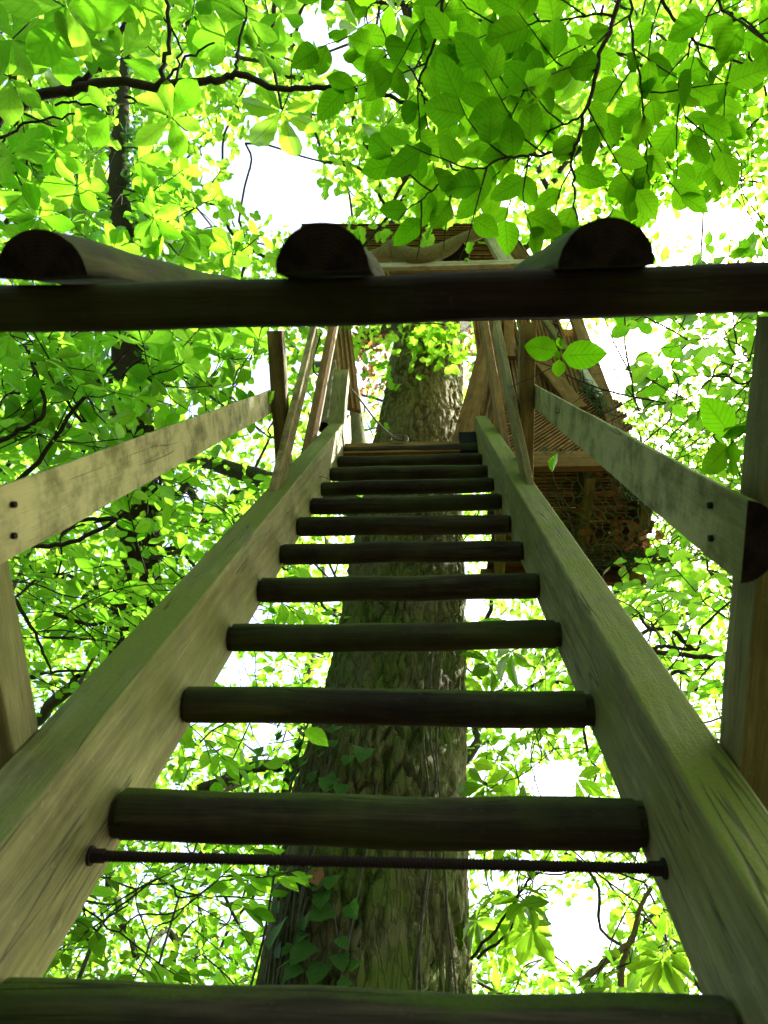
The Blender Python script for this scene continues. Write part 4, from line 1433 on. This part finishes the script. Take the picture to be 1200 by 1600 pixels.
def bush(name, label, cat, group, foot, region, n, t0, t1, kind, size, mode, mat=None, nl=6, sub=0.3, spacing=0.07, most=300, stem='twig', gaps=1.0, trunk_r=0.018, rtip=0.0015, tilt=0.4):
    root = thing(name, label, cat, group)
    root.location = (0, 0, 0)
    P = sample_region(region, n, t0, t1)
    P = P[~in_gap(P, 0.8) & ~in_clear(P)]
    tb = Tubes()
    c = P.mean(0)
    f = np.array([foot[0], foot[1], 0.0])
    near = P[np.argmin(np.linalg.norm(P[:, :2] - f[:2], axis=1) + 0.3 * P[:, 2])]
    q = catmull([f, f + (near - f) * np.array([0.15, 0.15, 0.45]) + rng.normal(0, 0.06, 3), f + (near - f) * np.array([0.5, 0.5, 0.8]) + rng.normal(0, 0.06, 3), near], 8)
    trk = Tubes()
    trk.add(q, np.linspace(trunk_r, trunk_r * 0.5, len(q)), 9)
    trk.build('trunk', M['limb'], root)
    D = network(tb, P, list(q[len(q) // 2:]), rtip, trunk_r * 0.4)
    out = []
    for p, d in zip(P, D):
        if mode == 'whorl':
            dd = unit(d * 0.5 + np.array([0, -0.15, 0.55]) + rng.normal(0, 0.3, 3))
            whorl_leaves(p, dd, size * rng.uniform(0.8, 1.15), nl, out, 1.25)
            for _ in range(2):
                p2 = p + rng.normal(0, sub * 0.5, 3)
                tb.add([p, (p + p2) / 2 + np.array([0, 0, -0.02]), p2], [0.003, 0.0025, 0.002], 5)
                whorl_leaves(p2, unit(p2 - p + np.array([0, 0, 0.2])), size * rng.uniform(0.7, 1.1), nl, out, 1.2)
        elif mode == 'palm':
            for _ in range(3):
                p2 = p + unit(rng.normal(0, 1, 3) + np.array([0, 0, -0.15]) + d * 0.6) * sub * rng.uniform(0.5, 1)
                tb.add([p, (p + p2) / 2 + np.array([0, 0, 0.02]), p2], [0.003, 0.0025, 0.002], 5)
                palm_leaf(p2, unit(p2 - p) + np.array([0, 0, -0.5]), np.array([0, -0.1, 0.9]) + rng.normal(0, 0.35, 3), size * rng.uniform(0.75, 1.1), out, nl)
        else:
            h = unit(np.array([d[0], d[1], d[2] * 0.35]) + rng.normal(0, 0.35, 3))
            pth = [p]
            for _ in range(5):
                h = unit(h + rng.normal(0, 0.12, 3) + np.array([0, 0, -0.03]))
                pth.append(pth[-1] + h * sub * 0.4)
            pth = np.array(pth)
            tb.add(pth, np.linspace(0.004, 0.0018, len(pth)), 5)
            spray_leaves(pth, nl, size, out, tb, kind, spacing, sub, rad=0.0022, tilt=tilt)
    tag(tb.build('branches', M[stem], root), kind='stuff')
    finish(root, kind, out, mat, gaps=gaps, most=most)
    return root


UN = 'understorey bushes round the ladder'
bush('rhododendron_bush', 'sunlit rosette-leaved bush left of the ladder just under the crossbeam', 'bush', UN, (-2.6, 2.2), [(110, 600, 150, 100), (290, 590, 90, 80), (330, 540, 80, 40), (160, 560, 160, 60)], 46, 2.6, 4.0, 'whorl', 0.115, 'whorl', nl=6, sub=0.22)
bush('rhododendron_bush', 'rosette-leaved bush reaching above the crossbeam at the far left', 'bush', UN, (-3.2, 1.4), [(90, 300, 110, 80), (230, 340, 110, 60), (330, 380, 70, 40), (60, 230, 80, 60)], 36, 3.0, 4.6, 'whorl', 0.12, 'whorl', nl=6, sub=0.22)
bush('hazel_bush', 'broad-leaved bush with dark forked stems behind the left handrail', 'bush', UN, (-2.4, 3.0), [(190, 850, 200, 130), (100, 920, 90, 130), (280, 790, 120, 70), (120, 780, 130, 60)], 26, 3.0, 4.8, 'mid', 0.105, 'spray', nl=5, sub=0.34, spacing=0.08)
bush('hazel_bush', 'leafy bush between the left gate post and the left stringer', 'bush', UN, (-2.0, 3.4), [(120, 1010, 110, 110), (180, 960, 120, 60), (60, 1000, 60, 90)], 18, 3.2, 5.0, 'mid', 0.10, 'spray', nl=5, sub=0.32, spacing=0.08)
bush('dogwood_bush', 'pointed-leaved bush in the gap between the lowest rungs on the left', 'bush', UN, (-1.6, 3.6), [(250, 1430, 150, 90), (330, 1380, 100, 60), (180, 1460, 90, 60), (330, 1200, 90, 50)], 24, 2.9, 4.6, 'mid', 0.12, 'spray', nl=4, sub=0.32, spacing=0.09)
bush('chestnut_sapling', 'chestnut sapling with drooping leaf fans right of the big trunk low down', 'tree', UN, (1.7, 4.2), [(820, 1180, 100, 70), (880, 1400, 110, 90), (780, 1440, 60, 70), (990, 1440, 80, 80), (830, 1050, 90, 40)], 34, 3.2, 5.2, 'chestnut', 0.17, 'palm', nl=6, sub=0.28)
bush('hornbeam_branch', 'hornbeam with small sunlit leaves right of the hut below the crossbeam', 'tree', UN, (3.4, 2.4), [(1090, 590, 110, 80), (1130, 540, 80, 40), (1060, 660, 80, 60)], 24, 2.6, 4.2, 'beech', 0.085, 'spray', nl=4, sub=0.26, spacing=0.06, mat='whorl')
bush('hornbeam_branch', 'small-leaved hornbeam above the right end of the crossbeam', 'tree', UN, (3.8, 1.6), [(1110, 270, 110, 110), (1160, 330, 60, 80), (1030, 330, 60, 60)], 22, 4.2, 6.4, 'beech', 0.08, 'spray', nl=5, sub=0.34, spacing=0.06)
bush('thorn_bush', 'bush with twisted dark stems under the netting beside the right gate post', 'bush', UN, (2.6, 3.0), [(1020, 980, 110, 90), (1060, 1050, 70, 70), (960, 930, 60, 40), (1080, 900, 40, 30)], 18, 3.0, 4.8, 'mid', 0.10, 'spray', nl=4, sub=0.32, spacing=0.085)
bush('hazel_bush', 'leafy bush behind the lowest right post and stringer corner', 'bush', UN, (2.4, 2.2), [(1190, 1180, 40, 90), (1190, 1000, 30, 90), (1000, 1420, 60, 90)], 10, 2.8, 4.2, 'mid', 0.10, 'spray', nl=4, sub=0.3, spacing=0.085)
bush('hazel_bush', 'leafy bush showing between the middle rungs left of the trunk', 'bush', UN, (-1.6, 4.4), [(420, 1020, 90, 60), (400, 1130, 70, 50), (480, 880, 60, 40), (400, 1300, 60, 30)], 14, 4.6, 6.2, 'mid', 0.11, 'spray', nl=4, sub=0.3, spacing=0.085, trunk_r=0.010)

# bare dark stems that cross the view
for label, spec, r0, r1, mk in (
        ('dark forked bare branch at the left under the crossbeam', [[(-30, 705, 2.7), (30, 672, 2.7), (70, 640, 2.7), (48, 560, 2.72), (40, 540, 2.73)], [(-10, 780, 2.75), (60, 720, 2.75), (130, 620, 2.75), (200, 545, 2.76), (230, 505, 2.78)]], 0.011, 0.004, 'twig'),
        ('dark branch curling under the left handrail', [[(40, 852, 3.4), (110, 848, 3.4), (180, 812, 3.4), (245, 765, 3.42), (248, 740, 3.42)], [(180, 812, 3.4), (130, 812, 3.4), (95, 835, 3.4)]], 0.013, 0.006, 'twig'),
        ('thin dark branch crossing behind the left stringer', [[(40, 1060, 3.5), (80, 1050, 3.5), (140, 1048, 3.5)], [(20, 930, 3.5), (60, 1000, 3.5), (80, 1050, 3.5)], [(85, 960, 3.5), (150, 975, 3.5), (200, 940, 3.5), (250, 900, 3.52)]], 0.010, 0.005, 'twig'),
        ('twisted dark branch under the netting at the right', [[(1150, 1030, 3.6), (1080, 1025, 3.6), (1020, 1018, 3.6), (1040, 1010, 3.6), (1090, 1015, 3.6), (1095, 985, 3.6), (1140, 940, 3.6)], [(1080, 1012, 3.6), (1050, 985, 3.62), (1015, 982, 3.62), (1000, 960, 3.64)], [(1090, 1080, 3.6), (1060, 1050, 3.6), (1020, 1075, 3.6)]], 0.014, 0.006, 'twig'),
        ('tan forked branch low down behind the right stringer', [[(905, 1535, 3.4), (950, 1500, 3.4), (985, 1468, 3.4), (1000, 1420, 3.4), (1018, 1385, 3.42)], [(970, 1540, 3.4), (975, 1500, 3.4), (988, 1466, 3.4)]], 0.017, 0.009, 'tanstem'),
        ('arching thin dark branches beside the trunk low down', [[(735, 1500, 3.4), (790, 1430, 3.4), (830, 1370, 3.42), (880, 1360, 3.44)], [(745, 1495, 3.4), (800, 1450, 3.4), (810, 1390, 3.42)]], 0.008, 0.004, 'twig')):
    root = thing('bare_branch', label, 'branch', 'bare branches between the leaves')
    for s_ in spec:
        tb = Tubes()
        q = px_path(s_, 6)
        q = q + rng.normal(0, 0.003, q.shape)
        tb.add(q, np.linspace(r0, r1, len(q)), 7)
        tb.build('stem', M[mk], root)

# ------------------------------------------------------------------ the wood behind: trees with trunk, limbs and leaf crowns
TREES = [  # x, y, trunk radius, height, name, label, leaf kind
    (-2.6, 4.6, 0.235, 15, 'ivy_clad_tree', 'slim dark ivy-clad tree showing at the upper left', 'faroak'),
    (-8.5, 9.0, 0.30, 15, 'ash_tree', 'leafy tree far off at the left beyond the bushes', 'far'),
    (-2.4, 12.5, 0.28, 16, 'ash_tree', 'leafy tree behind the oak on its left side', 'far'),
    (4.2, 12.0, 0.30, 16, 'beech_tree', 'leafy tree behind the oak on its right side', 'far'),
    (8.6, 8.0, 0.30, 15, 'beech_tree', 'leafy tree far off at the right beyond the netting', 'far'),
    (6.0, 3.2, 0.22, 13, 'beech_tree', 'leafy tree standing at the right of the tree house', 'far'),
    (-6.5, 2.2, 0.22, 13, 'beech_tree', 'leafy tree standing at the left of the ladder', 'far'),
]
N_CL = 3700
cl = []
while len(cl) < N_CL:
    x, y = rng.uniform(-150, 1350), rng.uniform(-220, 1720)
    t = math.exp(rng.uniform(math.log(5.5), math.log(24)))
    p = np.array(pix(x, y, t=t))
    if p[2] < 1.2 or p[2] > 19 or p[1] > 24:
        continue
    if math.hypot(p[0], p[1] - TY) < 1.0 and p[2] < H + 8.5:
        continue
    cl.append(p)
# crowns go on overhead and behind the eye
k = 0
while k < 2600:
    a, r = rng.random() * 2 * PI, math.sqrt(rng.random()) * 16
    p = np.array([r * math.cos(a), 1 + r * math.sin(a), rng.uniform(6, 15)])
    x, y, z = project(p[None])
    if z[0] > 0 and -150 < x[0] < 1350 and -220 < y[0] < 1720:
        continue
    cl.append(p)
    k += 1
# unseen leaf clusters added towards the sun, to shade the ladder
k = 0
while k < 420:
    p = np.array(st(rng.uniform(-0.9, 0.6), rng.uniform(-0.9, 0.2), rng.uniform(-0.3, 4.2))) + np.array(SUN) * rng.uniform(5.5, 11) + rng.normal(0, 0.25, 3)
    x, y, z = project(p[None])
    if z[0] > 0 and -150 < x[0] < 1270 and -220 < y[0] < 1720:
        continue
    cl.append(p)
    k += 1
cl = np.array(cl)
ok = ~in_gap(cl, 0.95, 0.25)
cl = cl[ok]
SUNSPOTS = np.array([tuple(pix(*a[:2], t=a[2])) for a in ((320, 590, 3.3), (270, 560, 3.2), (290, 180, 2.3), (110, 270, 3.3), (505, 640, 4.6), (900, 1440, 4.2), (300, 380, 3.6), (480, 210, 3.0))])
SV = np.array(SUN)


def shades_spot(P, r):
    out = np.zeros(len(P), bool)
    for T in SUNSPOTS:
        d = P - T
        k = d @ SV
        out |= (k > 0.25) & (np.linalg.norm(d - k[:, None] * SV, axis=1) < r)
    return out


cl = cl[~shades_spot(cl, 0.6)]
# nearest tree takes the cluster, added shade clusters too; the oak takes those near its own crown
bases = np.array([[t[0], t[1]] for t in TREES] + [[0.2, TY]])
dd = np.linalg.norm(cl[:, None, :2] - bases[None], axis=2)
dd[:, -1] += np.where(cl[:, 2] < H + 6.5, 50, -0.8)
owner = dd.argmin(1)


def crown(root, C, kind, trunk_top, roots, r_tip, r_max, leaf_size, per):
    tb = Tubes()
    if len(C) > 1:
        sel = C if len(C) < 420 else C[rng.choice(len(C), 420, replace=False)]
        network(tb, sel, roots, r_tip, r_max, 0.08)
    tag(tb.build('boughs', M['limb'], root), kind='stuff')
    n = len(C) * per
    base = np.repeat(C, per, axis=0)
    off = rng.normal(0, 1, (n, 3)) * np.array([0.36, 0.36, 0.17])
    P = base + off
    D = rng.normal(0, 1, (n, 3)) * np.array([1, 1, 0.5]) + off * 1.2 + np.array([0, 0, -0.25])
    Nn = np.array([0, 0, 1.0]) + rng.normal(0, 0.55, (n, 3))
    S = leaf_size * rng.uniform(0.6, 1.2, n)
    ok = ~in_gap(P, 0.9, 0.15) & ~in_clear(P)
    P, D, Nn, S = P[ok], D[ok], Nn[ok], S[ok]
    o = merged('crown', kind, P, frames(P, D, Nn, S), None, root)
    tag(o, kind='stuff')


slim = None
for i, (x, y, r, h, name, label, kind) in enumerate(TREES):
    root = thing(name, label, 'tree', 'trees of the wood behind')
    tb = Tubes()
    lean = rng.normal(0, 0.25, 2)
    q = catmull([(x, y, -0.2), (x + lean[0] * 0.3, y + lean[1] * 0.3, h * 0.3), (x + lean[0], y + lean[1], h * 0.65), (x + lean[0] * 1.3, y + lean[1], h)], 8)
    if i == 0:
        q = catmull([pix(-40, 1640, t=7.2), pix(140, 1250, t=6.5), pix(215, 900, t=6.2), pix(205, 600, t=6.2), pix(190, 400, t=6.8), pix(185, 250, t=7.6), pix(200, 80, t=8.8), pix(240, -150, t=10.5)], 6)
    q[1:] += rng.normal(0, 0.015, q[1:].shape)
    slim = q if i == 0 else slim
    tb.add(q, np.linspace(r, r * 0.2, len(q)), 14)
    tb.build('trunk', M['limb'] if i else M['twig'], root)
    crown(root, cl[owner == i], kind, h, list(q[9:]), 0.006, r * 0.4, 0.115 if kind == 'far' else 0.12, 30)
crown(oak, cl[owner == len(TREES)], 'faroak', 15, [np.array([0.1, TY, H + 8.2]), np.array([0.27, TY, H + 10.5]), np.array([0.35, TY + 0.2, H + 13]), np.array([-1.6, TY + 1.6, H + 10.2]), np.array([2.2, TY + 0.4, H + 10.6]), np.array([-0.2, TY - 3.0, H + 12.2])], 0.006, 0.09, 0.125, 30)
# ivy leaves up the slim tree at the left
root = [o for o in sc.objects if o.name == 'ivy_clad_tree'][0]
n = 1500
k = rng.uniform(8, len(slim) - 2, n)
P0 = np.stack([np.interp(k, np.arange(len(slim)), slim[:, c]) for c in range(3)], 1)
th = rng.uniform(-0.9, 0.6, n)
rr = 0.13 + np.abs(rng.normal(0, 0.14, n))
P = P0 + np.stack([rr * np.cos(th), rr * np.sin(th), 0 * rr], 1)
D = np.stack([np.cos(th), np.sin(th), -0.8 + 0 * th], 1) + rng.normal(0, 0.4, (n, 3))
tag(merged('ivy_cover', 'far', P, frames(P, D, np.array([0, 0, 1.0]) + rng.normal(0, 0.5, (len(P), 3)), rng.uniform(0.07, 0.12, len(P))), 'ivy', root), kind='stuff')
